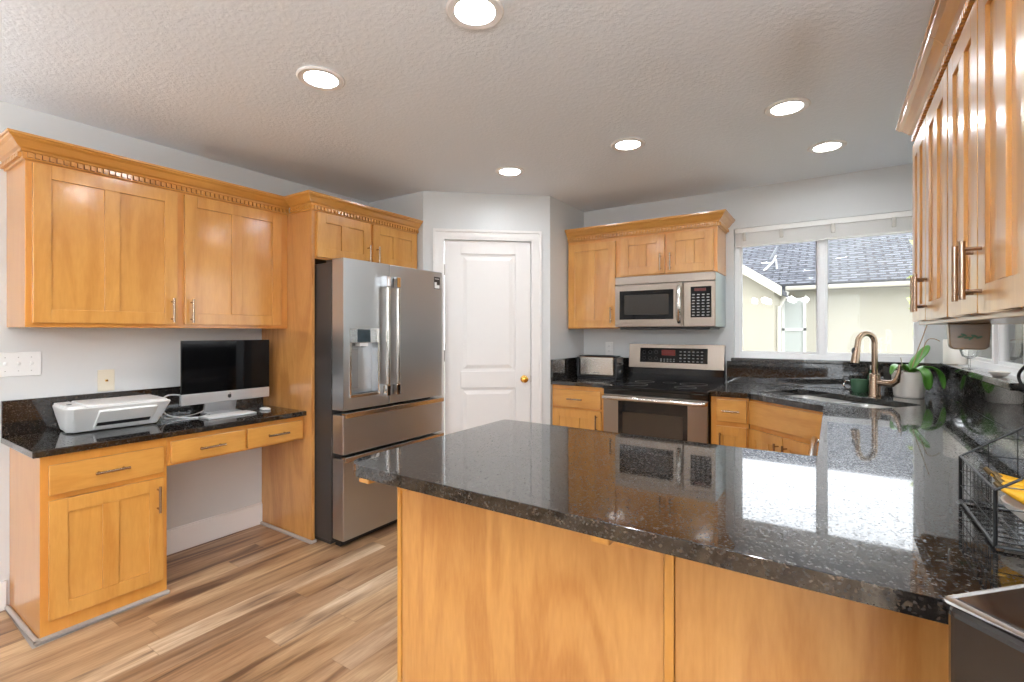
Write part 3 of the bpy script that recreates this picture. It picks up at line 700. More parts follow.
mb = MB()
for r in range(4):
    for c in range(6):
        x = -1.035+c*.033; onpanel(mb, x, x+.016, .055+r*.026, .063+r*.026, .003, .0035)
for r in range(2):
    for c in range(5): onpanel(mb, -1.19+c*.026, -1.176+c*.026, .055+r*.016, .062+r*.016, .003, .0035)
kpp = part(t, 'key_print', mb, simple('range_print', lin(140, 140, 140), .5), sub=gp)
kpp['kind'] = 'stuff'
DPM = simple('dial_print', lin(110, 110, 110), .5)
for cx_, cz_ in ((-1.325, .13), (-1.275, .13), (-1.225, .13), (-1.325, .08), (-1.275, .08), (-1.225, .08)):
    ring = [Vector((cx_+.013*math.cos(a_), 4.019, 1.036))+tilt*(cz_+.013*math.sin(a_))+nn*.0035 for a_ in [2*PI*i/18 for i in range(18)]]
    part(t, 'dial_print', MB().tube(ring, .0008, 5, closed=True), DPM, sub=gp)
part(t, 'clock_display', onpanel(MB(), -1.18, -1.07, .105, .15, .003, .0036), simple('red_glow', lin(66, 18, 14), .2, emit=lin(200, 40, 24), es=.06), sub=gp)
od = part(t, 'oven_door', MB().box(x0+.004, x1-.004, RF, RF+.03, .24, .865), STEELW, bevel=.004)
part(t, 'vent_strip', MB().box(x0+.004, x1-.004, RF+.005, RF+.03, .868, .905), BLKSHINY, bevel=.003)
part(t, 'door_glass', MB().box(-1.335, -.835, RF-.004, RF+.001, .30, .83), BLKGLASS, sub=od, bevel=.002)
part(t, 'oven_window', MB().box(-1.30, -.865, RF-.0052, RF-.0038, .44, .745), simple('oven_window', lin(58, 48, 40), .08, noise=.3, scale=2), sub=od, bevel=.002)
hp = [(-1.44, RF, .842), (-1.435, RF-.03, .846), (-1.38, RF-.05, .847), (-1.08, RF-.056, .848), (-.78, RF-.05, .847), (-.722, RF-.03, .846), (-.717, RF, .842)]
part(t, 'handle', MB().tube(hp, [.014, .017, .017, .017, .017, .017, .014], 14), STEEL2, sub=od, smooth=True)
part(t, 'storage_drawer', MB().box(x0+.004, x1-.004, RF, RF+.03, .065, .232), STEELW, bevel=.004)
solo('oven_vent_cap', MB().box(-.775, -.745, 4.085, 4.108, 1.19, 1.235), WHITEP, 'small white wall outlet peeking above the stove panel right end', 'outlet', (-.76, 4.10, 1.2), bevel=.002).name = 'wall_outlet'

# toaster
t = thing('toaster', 'long brushed steel two-slot toaster with black ends beside the stove', 'toaster', (-1.67, 3.92, ZC))
tz = ZC+.012
part(t, 'base', MB().box(-1.85, -1.50, 3.83, 3.985, ZC, tz+.01), BLK, bevel=.005)
part(t, 'shell', MB().box(-1.835, -1.515, 3.825, 3.99, tz+.008, tz+.175), STEEL2, bevel=.018, seg=4)
ends = MB().box(-1.858, -1.836, 3.83, 3.985, tz+.005, tz+.17).box(-1.514, -1.492, 3.83, 3.985, tz+.005, tz+.17).box(-1.84, -1.51, 3.845, 3.97, tz+.172, tz+.182)
part(t, 'end_cap', ends, BLK, bevel=.006)
SDK = simple('slot_dark', (.002, .002, .002, 1), .8)
for yy in (3.87, 3.92): part(t, 'slot', MB().box(-1.80, -1.55, yy, yy+.025, tz+.1815, tz+.1835), SDK)
part(t, 'lever', MB().box(-1.492, -1.468, 3.88, 3.93, tz+.11, tz+.125), BLK, bevel=.003)
part(t, 'knob', MB().lathe([(.014, 0), (.013, .012), (0, .013)], (-1.492, 3.905, tz+.05), axis='x'), CHROME, smooth=True)
part(t, 'badge', MB().box(-1.70, -1.645, 3.823, 3.825, tz+.035, tz+.042), simple('badge_grey', lin(60, 60, 60), .4))

# outlets and switches
SCREWM = simple('screw_grey', lin(176, 174, 170), .4)
def plate(name, lab, cat, c, u, n, w, h_, m=WHITEP, kind='outlet'):
    c = Vector(c); t = thing(name, lab, cat, tuple(c))
    part(t, 'cover', MB().obox(c-Vector((0, 0, c.z)), u, n, (-w/2, w/2), (0, .006), (c.z-h_/2, c.z+h_/2)), m, bevel=.003)
    mb = MB(); o_ = c-Vector((0, 0, c.z))
    if kind == 'outlet':
        for dz_ in (-.021, .021): mb.obox(o_, u, n, (-.016, .016), (.006, .0085), (c.z+dz_-.014, c.z+dz_+.014))
        part(t, 'socket', mb, m, bevel=.002)
        mb = MB()
        for dz_ in (-.021, .021):
            for k in (-.006, .006): mb.obox(o_, u, n, (k-.001, k+.001), (.0083, .0088), (c.z+dz_-.005, c.z+dz_+.005))
        part(t, 'slot', mb, simple('slot_grey', lin(90, 90, 88), .6))
    elif kind == 'switch':
        for k in (-.046, 0, .046):
            part(t, 'toggle', MB().obox(o_, u, n, (k-.005, k+.005), (.006, .018), (c.z-.004, c.z+.010)), m, bevel=.002)
            for zz in (.030, -.036): part(t, 'screw', MB().obox(o_, u, n, (k-.002, k+.002), (.006, .007), (c.z+zz+.001, c.z+zz+.005)), SCREWM)
    else:
        part(t, 'jack', MB().obox(o_, u, n, (-.006, .006), (.006, .014), (c.z-.006, c.z+.006)), BRASS, bevel=.002)
    return t
plate('wall_switch', 'white triple toggle light switch plate on left wall', 'switch', (XL, .652, 1.176), EY, EX, .165, .118, WHITEP, 'switch')
plate('cable_plate', 'almond wall plate with single cable jack behind the printer', 'outlet', (XL, .996, 1.068), EY, EX, .075, .118, OFFW, 'jack')
plate('wall_outlet', 'white wall outlet above the toaster', 'outlet', (-1.79+.12, YB, 1.185), EX, MY, .072, .118)
bpy.data.objects['wall_outlet']

# ------------------------------------------------------------ printer
t = thing('printer', 'white inkjet printer on the black desk top', 'printer', (-3.14, .98, .83))
zt = .978
top = [(-3.295, .765), (-3.02, .75), (-2.995, .775), (-2.99, 1.185), (-3.285, 1.20)]
bot = [(-3.28, .795), (-3.15, .785), (-3.115, .805), (-3.095, 1.155), (-3.28, 1.165)]
mb = MB(); n = 5
zs = [(.834, 0), (.845, .06), (.90, .50), (.945, .82), (.968, 1)]
vs = []
for z_, f_ in zs:
    for (bx, by), (tx, ty) in zip(bot, top): vs.append((bx+(tx-bx)*f_, by+(ty-by)*f_, z_))
fs = [tuple(range(n))[::-1]]
for k in range(len(zs)-1):
    for i in range(n): fs.append((k*n+i, k*n+(i+1) % n, (k+1)*n+(i+1) % n, (k+1)*n+i))
fs.append(tuple(range((len(zs)-1)*n, len(zs)*n)))
mb.verts(vs, fs)
bd = part(t, 'body', mb, WHITEP, bevel=.012, seg=3)
part(t, 'lid', MB().prism([(-3.29, .84), (-3.03, .835), (-3.0, .86), (-2.998, 1.165), (-3.28, 1.185)], .966, .977), WHITEP, bevel=.008, seg=3)
part(t, 'control_panel', MB().prism([(-3.285, .772), (-3.03, .765), (-3.03, .828), (-3.285, .835)], .966, .975), WHITEP, bevel=.004)
part(t, 'button', MB().box(-3.14, -3.12, .785, .80, .975, .977), simple('button_dark', lin(60, 60, 60), .4))
# tray opening on the sloping front
P_ = lambda y, f_: Vector(((-3.105+.105*f_), y, .845+.11*f_))
def onfront(mb, y0, y1, f0, f1, d0, d1):
    nf = Vector((.72, 0, -.69)).normalized()
    vs = [P_(y, f_)+nf*q for q in (d0, d1) for y, f_ in ((y0, f0), (y1, f0), (y1, f1), (y0, f1))]
    mb.verts(vs, [(3, 2, 1, 0), (4, 5, 6, 7), (0, 1, 5, 4), (1, 2, 6, 5), (2, 3, 7, 6), (3, 0, 4, 7)]); return mb
part(t, 'tray_door', onfront(MB(), .875, 1.12, .06, .92, -.012, .010), WHITEP, bevel=.003)
part(t, 'paper_slot', onfront(MB(), .882, 1.108, .22, .38, .010, .0112), BLK)

# ------------------------------------------------------------ computer
t = thing('desktop_computer', 'silver all-in-one desktop computer with black screen on the desk', 'computer', (-3.15, 1.535, .83))
SX = -3.105; y0, y1 = 1.272, 1.795
dp = part(t, 'display', MB().box(SX-.006, SX, y0, y1, .972, 1.283).box(SX-.03, SX-.006, y0+.05, y1-.05, .985, 1.25), BLK, bevel=.006, seg=3)
part(t, 'screen', MB().box(SX, SX+.002, y0+.002, y1-.002, .974, 1.281), simple('computer_screen', (.003, .003, .0035, 1), .06, spec=.22), sub=dp, bevel=.008)
part(t, 'chin', MB().box(SX-.022, SX+.002, y0, y1, .908, .9735), ALU, bevel=.006, seg=3)
# fruit emblem
yc, zc = 1.54, .940
pts = [(.0, .010), (.005, .013), (.010, .010), (.0085, .004), (.011, -.002), (.007, -.010), (.003, -.012), (0, -.011), (-.003, -.012), (-.008, -.009), (-.011, -.001), (-.010, .007), (-.005, .012)]
part(t, 'emblem', MB().polyprism(pts, (SX+.002, yc, zc), (0, 1, 0), (0, 0, 1), (1, 0, 0), 0, .0008).polyprism([(0, .014), (.005, .016), (.005, .021), (.0, .018)], (SX+.002, yc, zc), (0, 1, 0), (0, 0, 1), (1, 0, 0), 0, .0008), BLK)
part(t, 'stand', MB().polyprism([(-.20, 0), (-.02, 0), (-.02, .004), (-.155, .008), (-.10, .18), (-.09, .20), (-.105, .20), (-.17, .010), (-.20, .006)], (SX+.04, 1.54, .83), (1, 0, 0), (0, 0, 1), (0, 1, 0), -.095, .095), ALU, bevel=.002)
t = thing('keyboard', 'slim white wireless keyboard lying under the computer screen', 'keyboard', (-3.05, 1.50, .83))
part(t, 'base', MB().box(-3.095, -2.975, 1.36, 1.64, .8305, .839), ALU, bevel=.003)
mb = MB()
for r in range(5):
    for c in range(14): mb.box(-3.088+r*.0215, -3.071+r*.0215, 1.366+c*.0193, 1.366+c*.0193+.0165, .839, .8415)
part(t, 'keys', mb, WHITEP)['kind'] = 'stuff'
solo('computer_mouse', MB().lathe([(.0, 0), (.026, .002), (.028, .008), (.020, .016), (0, .019)], (-3.06, 1.74, .8302), n=24, sx=1.7, sy=1), WHITEP, 'small white computer mouse to the right of the keyboard', 'mouse', (-3.06, 1.74, .83), smooth=True)
WCABLE = simple('white_cable', lin(228, 228, 228), .4)
def bez(ps, n=10):
    ps = [Vector(p) for p in ps]; out = []
    for i in range(len(ps)-1):
        p0_, p1_, p2_, p3_ = ps[max(i-1, 0)], ps[i], ps[i+1], ps[min(i+2, len(ps)-1)]
        for k in range(n):
            q = k/n; out.append(.5*((2*p1_)+(-p0_+p2_)*q+(2*p0_-5*p1_+4*p2_-p3_)*q*q+(-p0_+3*p1_-3*p2_+p3_)*q**3))
    out.append(ps[-1]); return out
solo('power_cable', MB().tube(bez([(-3.27, 1.53, .90), (-3.27, 1.30, .96), (-3.25, 1.235, .93), (-3.22, 1.24, .86), (-3.16, 1.30, .835), (-3.10, 1.37, .834), (-3.18, 1.46, .834)]), .0048, 8), WCABLE, 'white power cable looping down left of the computer screen', 'cable', (-3.2, 1.3, .83), smooth=True)
solo('usb_cable', MB().tube(bez([(-3.27, 1.19, .86), (-3.26, 1.22, .885), (-3.25, 1.235, .87), (-3.22, 1.23, .836), (-3.2, 1.33, .834), (-3.22, 1.44, .850), (-3.27, 1.5, .90)]), .0028, 8), WCABLE, 'thin white cable curling out beside the printer right end', 'cable', (-3.22, 1.25, .83), smooth=True)

# ------------------------------------------------------------ recessed lights
def emis(name, col, s):
    m, nt, p = newmat(name); p.inputs['Emission Color'].default_value = col; p.inputs['Emission Strength'].default_value = s; p.inputs['Base Color'].default_value = (.8, .8, .8, 1); return m
LENS = emis('lit_lens', (.90, .95, 1.0, 1), CAN_POWER)
cans = [(-1.862, 1.309, 'nearest above the desk cabinets'), (-1.027, 1.324, 'cut by the top edge of the photo'), (-1.853, 2.781, 'closest to the pantry door'),
        (-1.007, 2.764, 'in front of the microwave cabinets'), (-.189, 2.741, 'nearest the right wall cabinets'), (-.03, 3.45, 'nearest the sink window')]
off = [(-1.9, -.3), (-.9, -.3), (.1, -.3), (-1.9, -1.8), (-.4, -1.8), (1.4, -1.0), (2.4, -2.6), (-3.6, -2.4), (-1.9, -3.2), (-.4, -3.2)]  # unseen cans added behind the viewer as room fill
def can(x, y):
    t = thing('recessed_light', '', 'ceiling light', (x, y, H))
    part(t, 'trim_ring', MB().lathe([(.066, -.001), (.070, -.008), (.094, -.009), (.100, -.004), (.100, -.0005), (.066, -.0005)], (x, y, H), 40), PAINTW, smooth=True)
    part(t, 'lens', MB().lathe([(0, -.0035), (.067, -.0035), (.067, -.001), (0, -.001)], (x, y, H), 32), LENS)
    return t
for x, y, s_ in cans:
    t = can(x, y); t['label'] = 'lit round recessed ceiling light '+s_; t['group'] = 'recessed ceiling lights'
for x, y in off:
    t = can(x, y); t['label'] = 'added round recessed fill light behind the viewer, out of view'; t['group'] = 'added recessed fill lights of the living area'

# ------------------------------------------------------------ chandeliers behind the viewer: one mirrored in the window, one added for fill
GLOBE = emis('lit_globe', (.89, .94, 1.0, 1), GLOBE_POWER); IRON = simple('dark_iron', lin(50, 44, 40), .4, .6)
def chandelier(x, y, z, lab, n=6, rr=.40):
    t = thing('chandelier', lab, 'chandelier', (x, y, H))
    part(t, 'stem', MB().lathe([(.06, H-.0005), (.06, H-.02), (.012, H-.03), (.012, z-.05), (.03, z-.06), (.03, z-.10), (0, z-.11)], (x, y, 0), 16), IRON, smooth=True)
    for k in range(n):
        a_ = 2*PI*k/n; dx, dy = math.cos(a_), math.sin(a_)
        ar = part(t, 'arm', MB().tube([(x, y, z-.08), (x+dx*rr*.5, y+dy*rr*.5, z-.13), (x+dx*rr, y+dy*rr, z-.10), (x+dx*rr, y+dy*rr, z-.055)], .008, 8), IRON, smooth=True)
        part(t, 'globe', MB().lathe([(0, -.052)]+[(.052*math.cos(b_), .052*math.sin(b_)) for b_ in [math.radians(q) for q in range(-75, 90, 15)]]+[(0, .052)], (x+dx*rr, y+dy*rr, z), 16), GLOBE, sub=ar, smooth=True)
    return t
chandelier(-.8, -1.5, 1.90, 'six-globe iron chandelier over the dining spot behind the viewer')
chandelier(1.3, -2.6, 1.90, 'added six-globe fill chandelier, unseen, at the far end of the living area behind the viewer')

for x, y, pw, lab in ((.80, -.25, 1.6, 'added unseen torchere-shaped fill uplight at the near end of the right wall, beside the viewer'), (-2.9, -.85, .5, 'added unseen torchere-shaped fill uplight by the left wall behind the viewer')):  # unseen uplights, added to brighten the kitchen ceiling
    t = thing('fill_uplight', lab, 'lamp', (x, y, 0))
    part(t, 'base', MB().lathe([(.15, 0), (.15, .015), (.02, .03), (0, .03)], (x, y, 0), 28), IRON, smooth=True)
    part(t, 'pole', MB().lathe([(.013, .03), (.013, 1.76), (0, 1.76)], (x, y, 0), 12), IRON, smooth=True)
    sh = part(t, 'shade', MB().lathe([(.02, 1.74), (.10, 1.77), (.17, 1.85), (.175, 1.86), (.165, 1.855), (.095, 1.785), (0, 1.775)], (x, y, 0), 28), IRON, smooth=True)
    part(t, 'lit_diffuser', MB().lathe([(0, 1.835), (.150, 1.838), (.150, 1.842), (0, 1.842)], (x, y, 0), 28), emis('uplight_glow', (.90, .95, 1.0, 1), UPLIGHT_POWER*pw), sub=sh)

# ------------------------------------------------------------ blind at the window head
BL = simple('blind_slat', lin(240, 238, 234), .4)
t = thing('window_blind', 'white mini blind drawn fully up at the head of the sink window', 'blind', (-.07, YB+.03, 2.13))
part(t, 'headrail', MB().box(W1[0]+.006, W1[1]-.006, YB+.005, YB+.045, 2.095, 2.133), BL, bevel=.003)
mb = MB()
for k in range(14): mb.box(W1[0]+.012, W1[1]-.012, YB+.010, YB+.036, 2.006+k*.0062, 2.0100+k*.0062)
part(t, 'slats', mb, BL)
part(t, 'bottom_rail', MB().box(W1[0]+.010, W1[1]-.010, YB+.008, YB+.040, 1.990, 2.003), BL, bevel=.003)
CB = simple('clear_bracket', lin(205, 200, 192), .25)
for x in (-.57, -.32, .0, .34): part(t, 'bracket', MB().box(x-.012, x+.012, YB+.002, YB+.0095, 2.035, 2.100), CB, bevel=.002)
part(t, 'wand', MB().tube([(-.60, YB+.012, 2.09), (-.605, YB+.015, 1.16)], .003, 6), BL, smooth=True)

# ------------------------------------------------------------ orchid
px_, py_ = .385, 3.80
t = thing('potted_orchid', 'orchid with broad green leaves in a white pot beside the faucet', 'plant', (px_, py_, ZC))
part(t, 'pot', MB().lathe([(.068, 0), (.074, .006), (.086, .15), (.086, .155), (.079, .155), (.074, .13), (0, .128)], (px_, py_, ZC)), CER, smooth=True)
part(t, 'soil', MB().lathe([(.076, .132), (.05, .142), (0, .145)], (px_, py_, ZC)), simple('bark', lin(96, 72, 52), .9, noise=.4, scale=60, bump=.6), smooth=True)
def leaf(pts, wmax, nseg=14, up=(0, 0, 1), fold=.25):
    c = bez(pts, 6); m_ = len(c); mb = MB(); rows = []
    for i, p in enumerate(c):
        q = i/(m_-1); tt = (c[min(i+1, m_-1)]-c[max(i-1, 0)]).normalized()
        side = tt.cross(Vector(up)); side = side.normalized() if side.length > .05 else Vector((1, 0, 0))
        nrm = side.cross(tt)
        ww = wmax*(max(.02, math.sin(PI*min(1, q*.93+.07)))**.6)
        rows.append([p+side*ww*k+nrm*abs(k)*ww*fold for k in (-1, -.5, 0, .5, 1)])
    vs = [v for r in rows for v in r]; fs = []
    for i in range(m_-1):
        for k in range(4): fs.append((i*5+k, i*5+k+1, (i+1)*5+k+1, (i+1)*5+k))
    mb.verts(vs, fs); return mb
LEAF = simple('orchid_leaf', lin(92, 150, 58), .3, noise=.25, scale=14, coat=.2)
zb = ZC+.14; c0_ = Vector((px_, py_, zb))
# directions: camera right / towards camera at the pot
cr = Vector((.8345, .5511, 0)); cf = Vector((.5511, -.8345, 0))
def L3(a_, b_, c_): return c0_+cr*a_+cf*b_+Vector((0, 0, c_))
for pts, wd in (([L3(0, 0, 0), L3(.04, .0, .07), L3(.10, -.01, .13), L3(.135, -.02, .175)], .034),
                ([L3(0, 0, 0), L3(-.05, .01, .05), L3(-.10, .02, .045), L3(-.125, .02, .0)], .030),
                ([L3(0, .01, 0), L3(.01, .06, .035), L3(.02, .10, .0), L3(.02, .115, -.085)], .040),
                ([L3(.01, 0, 0), L3(.07, .03, .045), L3(.14, .05, .01), L3(.17, .05, -.085)], .030),
                ([L3(0, -.01, 0), L3(.05, -.05, .04), L3(.10, -.10, .05)], .028)):
    o = part(t, 'leaf', leaf(pts, wd), LEAF, smooth=True)
    s = o.modifiers.new('thick', 'SOLIDIFY'); s.thickness = .003
STEM = simple('orchid_stem', lin(156, 128, 96), .5)
part(t, 'stem', MB().tube(bez([L3(.01, 0, 0), L3(.045, 0, .12), L3(.09, .0, .24), L3(.125, 0, .34)]), .0028, 8), STEM, smooth=True)
part(t, 'stem', MB().tube(bez([L3(.02, .01, 0), L3(.06, .01, .10), L3(.10, .01, .20), L3(.14, .01, .215), L3(.19, .0, .20)]), .0026, 8), STEM, smooth=True)
part(t, 'root', MB().tube(bez([L3(-.01, .01, 0), L3(-.04, .03, .02), L3(-.10, .05, .0), L3(-.14, .05, -.04)]), .0035, 8).tube(bez([L3(-.02, .0, 0), L3(-.04, .0, .06), L3(-.05, 0, .10)]), .0025, 8), simple('orchid_root', lin(176, 166, 150), .6), smooth=True)

# vase + glass on the right sill, picture frame card
t = thing('canister', 'plain white cylindrical vase on the right window sill by the corner', 'vase', (.60, 3.90, 1.138))
part(t, 'body', MB().lathe([(.052, 0), (.056, .004), (.056, .145), (.052, .15), (.048, .145), (.048, .01), (0, .008)], (.612, 3.90, 1.1385)), CER, smooth=True)
t = thing('glass_goblet', 'clear glass goblet on the right window sill beside the vase', 'glass', (.60, 3.50, 1.138))
part(t, 'bowl', MB().lathe([(.032, 0), (.032, .003), (.005, .006), (.005, .05), (.030, .065), (.040, .095), (.036, .14), (.034, .14), (.038, .095), (.028, .068), (0, .056)], (.606, 3.50, 1.1385)), glass_mat('goblet_glass', .12), smooth=True)
t = thing('trinket_dish', 'small white dish on the right window sill near its front end', 'dish', (.605, 2.95, 1.138))
part(t, 'dish', MB().lathe([(.02, 0), (.025, .004), (.038, .02), (.036, .021), (.022, .007), (0, .006)], (.607, 2.95, 1.1385)), CER, smooth=True)
# wooden block hung under the cabinet
t = thing('towel_holder', 'wooden block with rounded lower corners and painted green vine under the right cabinets', 'holder', (.47, 2.02, 1.28))
oo = Vector((.327, 2.20, 1.362)); hh = .088
pts = [(0, 0)]+[(.004+.016-.016*math.cos(math.radians(a_)), -(hh-.016)-.016*math.sin(math.radians(a_))) for a_ in (0, 30, 60, 90)]+[(.104-.016+.016*math.sin(math.radians(a_)), -(hh-.016)-.016*math.cos(math.radians(a_))) for a_ in (0, 30, 60, 90)]+[(.108, 0)]
BW = wood('walnut_block', False, (112, 82, 52), (146, 112, 74))
part(t, 'block', MB().polyprism(pts, oo, (1, 0, 0), (0, 0, 1), (0, 1, 0), 0, .035), BW, bevel=.004)
part(t, 'back_plate', MB().box(.335, .425, 2.235, 2.26, 1.30, 1.361), BW, bevel=.003)
mb = MB()
for (lx, lz, a_) in ((.032, -.045, .3), (.040, -.039, -.5), (.048, -.048, .1), (.066, -.042, -.3), (.078, -.047, .4), (.058, -.05, .8)):
    q = [(math.cos(k)*.009, math.sin(k)*.0035) for k in [2*PI*i/10 for i in range(10)]]
    mb.polyprism([(lx+u_*math.cos(a_)-v_*math.sin(a_), lz+u_*math.sin(a_)+v_*math.cos(a_)) for u_, v_ in q], oo, (1, 0, 0), (0, 0, 1), (0, -1, 0), 0, .0008)
mb.polyprism([(.028, -.0465), (.084, -.0465), (.084, -.0475), (.028, -.0475)], oo, (1, 0, 0), (0, 0, 1), (0, -1, 0), 0, .0006)
part(t, 'painted_vine', mb, simple('vine_green', lin(74, 104, 66), .6))

# ------------------------------------------------------------ wire basket with bananas
bx0, bx1, by0, by1 = .247, .53, 1.225, 1.515
zb0 = ZC+.006
def ztop(x): return min(1.045+.75*(x-bx0), 1.19)
WIRE = simple('black_wire', (.01, .01, .01, 1), .35, .3)
t = thing('wire_basket', 'black wire mesh basket with sloping sides holding bananas on counter', 'basket', (.39, 1.37, ZC))
mb = MB(); r0 = .0024
xk = bx0+(1.19-1.045)/.75
rim = [(bx0, by0, ztop(bx0)), (xk, by0, 1.19), (bx1, by0, 1.19), (bx1, by1, 1.19), (xk, by1, 1.19), (bx0, by1, ztop(bx0))]
for a_, b_ in zip(rim, rim[1:]+rim[:1]): mb.tube([a_, b_], r0, 8)
base = [(bx0, by0, zb0), (bx1, by0, zb0), (bx1, by1, zb0), (bx0, by1, zb0)]
for a_, b_ in zip(base, base[1:]+base[:1]): mb.tube([a_, b_], .0034, 8)
for (x, y) in ((bx0, by0), (bx1, by0), (bx1, by1), (bx0, by1)): mb.tube([(x, y, zb0), (x, y, ztop(x))], .0034, 8)
part(t, 'frame', mb, WIRE, smooth=True)
mb = MB(); r1 = .0011
for k in range(1, 9):
    y = by0+(by1-by0)*k/9; mb.tube([(bx0, y, ztop(bx0)), (bx0, y, zb0), (bx1, y, zb0), (bx1, y, 1.19)], r1, 6)
for k in range(1, 6):
    x = bx0+(bx1-bx0)*k/6; mb.tube([(x, by0, ztop(x)), (x, by0, zb0), (x, by1, zb0), (x, by1, ztop(x))], r1, 6)
for z in (.978, 1.012, 1.052, 1.095, 1.142):
    xs_ = bx0 if z < 1.045 else bx0+(z-1.045)/.75
    mb.tube([(xs_, by0, z), (bx1, by0, z), (bx1, by1, z), (xs_, by1, z)], r1, 6)
    if z < 1.045: mb.tube([(bx0, by0, z), (bx0, by1, z)], r1, 6)
part(t, 'mesh', mb, WIRE, smooth=True)
BAN = simple('banana_skin', lin(236, 176, 36), .45, noise=.12, scale=18); BTIP = simple('banana_tip', lin(92, 70, 34), .7)
for i, (dx, yy, zz, ra) in enumerate([(.0, 1.292, 1.034, 0), (.006, 1.322, 1.038, .12), (.010, 1.354, 1.040, .25), (.004, 1.388, 1.040, .38)]):
    t = thing('banana', ['yellow banana nearest the viewer in the wire basket', 'yellow banana second from the viewer in the basket', 'yellow banana third from the viewer in the basket', 'yellow banana furthest back in the wire basket'][i], 'banana', (.30, yy, zz), 0, 'bananas in the wire basket')
    c = []; rr_ = []
    for k in range(15):
        q = k/14
        c.append(Vector((.270+dx+.20*q, yy-.022*math.sin(PI*q)+ra*.10*q, zz-.045*q-.012*math.sin(PI*q))))
        rr_.append(.0158*min(1, .32+2.6*min(q, 1-q)))
    part(t, 'fruit', MB().tube(c, rr_, 10), BAN, smooth=True)
    part(t, 'tip', MB().tube([c[-1], c[-1]+Vector((.014, .003, .003))], [.006, .004], 8), BTIP, smooth=True)
    part(t, 'stem', MB().tube([c[0], c[0]+Vector((-.010, .004, .010))], [.006, .004], 8), BTIP, smooth=True)
solo('white_bowl', MB().lathe([(.04, 0), (.045, .004), (.085, .040), (.090, .052), (.086, .052), (.042, .007), (0, .006)], (.37, 1.345, zb0+.003)), CER, 'shallow white bowl under the bananas in the wire basket', 'bowl', (.37, 1.345, zb0+.003), smooth=True)
# black plug on the right wall
t = thing('power_plug', 'black plug and curled cord at the right wall behind the basket', 'plug', (XR, 2.42, 1.15))
part(t, 'body', MB().box(.585, XR, 2.38, 2.43, 1.115, 1.155), BLK, bevel=.006)
part(t, 'cord', MB().tube(bez([(.585, 2.40, 1.13), (.56, 2.42, 1.14), (.55, 2.43, 1.18), (.565, 2.40, 1.22), (.60, 2.36, 1.26), (.606, 2.30, 1.30)]), .005, 8), BLK, smooth=True)
# tall dark bin at the bottom right
zt_ = 1.053; cx_, cy_ = .098, .690
t = thing('trash_bin', 'tall glossy black bin with pale rounded metal rim in bottom right corner', 'bin', (cx_, cy_, 0), math.atan2(.722, .691))
# local x runs along e1, local -y along e2
mb = MB().box(0, .40, -.32, 0, .0, zt_-.008); part(t, 'body', mb, simple('dark_bronze_gloss', lin(34, 29, 27), .16, .3, coat=.6), local=True, bevel=.012, seg=4)
part(t, 'rim', MB().tube([(0.004, -.004, zt_-.006), (.396, -.004, zt_-.006), (.396, -.316, zt_-.006), (.004, -.316, zt_-.006)], .0045, 10, closed=True), simple('pale_metal_rim', lin(206, 204, 204), .25, .6), local=True, smooth=True)
part(t, 'lid', MB().box(.006, .394, -.314, -.006, zt_-.010, zt_-.002), simple('bronze_gloss_lid', lin(60, 48, 42), .10, .7, coat=.8), local=True, bevel=.003)

# ------------------------------------------------------------ outside
GND = simple('outside_ground', lin(150, 148, 136), .9, noise=.15, scale=2)
struct('ground', MB().box(-30, 30, -30, 40, -.72, -.62), GND)
STUC = simple('stucco', lin(174, 168, 152), .9, noise=.05, scale=30, bump=.4)
def shingle():
    m, nt, p = newmat('grey_shingles'); L = nt.links.new
    tc = N(nt, 'ShaderNodeTexCoord'); b = N(nt, 'ShaderNodeTexBrick'); mp = N(nt, 'ShaderNodeMapping')
    b.inputs['Color1'].default_value = lin(72, 76, 88); b.inputs['Color2'].default_value = lin(112, 115, 124); b.inputs['Mortar'].default_value = lin(34, 36, 46)
    b.inputs['Scale'].default_value = 1; b.inputs['Brick Width'].default_value = .32; b.inputs['Row Height'].default_value = .13; b.inputs['Mortar Size'].default_value = .03
    L(tc.outputs['Object'], mp.inputs[0]); L(mp.outputs[0], b.inputs[0]); L(b.outputs[0], p.inputs['Base Color']); p.inputs['Roughness'].default_value = .9; return m
SH = shingle(); FAS = simple('cream_fascia', lin(206, 200, 184), .6); GUT = simple('white_gutter', lin(232, 230, 224), .4)
t = thing('neighbour_house', 'cream stucco house with grey shingle roof seen through the sink window', 'house', (-1, 12.4, -.62))
part(t, 'wall', MB().box(-.95, 9, 12.4, 19, -.62, 2.24).box(-6.5, -.95, 10.6, 19, -.62, 2.12).polyprism([(-5.9, 2.12), (-.95, 2.12), (-3.4, 3.80)], (0, 10.6, 0), (1, 0, 0), (0, 0, 1), (0, 1, 0), 0, .15), STUC)
part(t, 'roof', MB().polyprism([(12.0, 2.25), (16.2, 4.27), (20.4, 2.25), (20.4, 2.35), (16.2, 4.38), (12.0, 2.36)], (-6, 0, 0), (0, 1, 0), (0, 0, 1), (1, 0, 0), 0, 15.4), SH)
part(t, 'wing_roof', MB().polyprism([(-.82, 2.07), (-3.4, 3.88), (-6.0, 2.07), (-6.0, 2.17), (-3.4, 3.99), (-.82, 2.17)], (0, 10.32, 0), (1, 0, 0), (0, 0, 1), (0, 1, 0), 0, 3.2), SH)
part(t, 'fascia', MB().polyprism([(-.80, 2.0), (-3.4, 3.82), (-3.4, 4.0), (-.80, 2.18)], (0, 10.28, 0), (1, 0, 0), (0, 0, 1), (0, 1, 0), 0, .04).polyprism([(-6.0, 2.0), (-3.4, 3.82), (-3.4, 4.0), (-6.0, 2.18)], (0, 10.28, 0), (1, 0, 0), (0, 0, 1), (0, 1, 0), 0, .04), FAS)
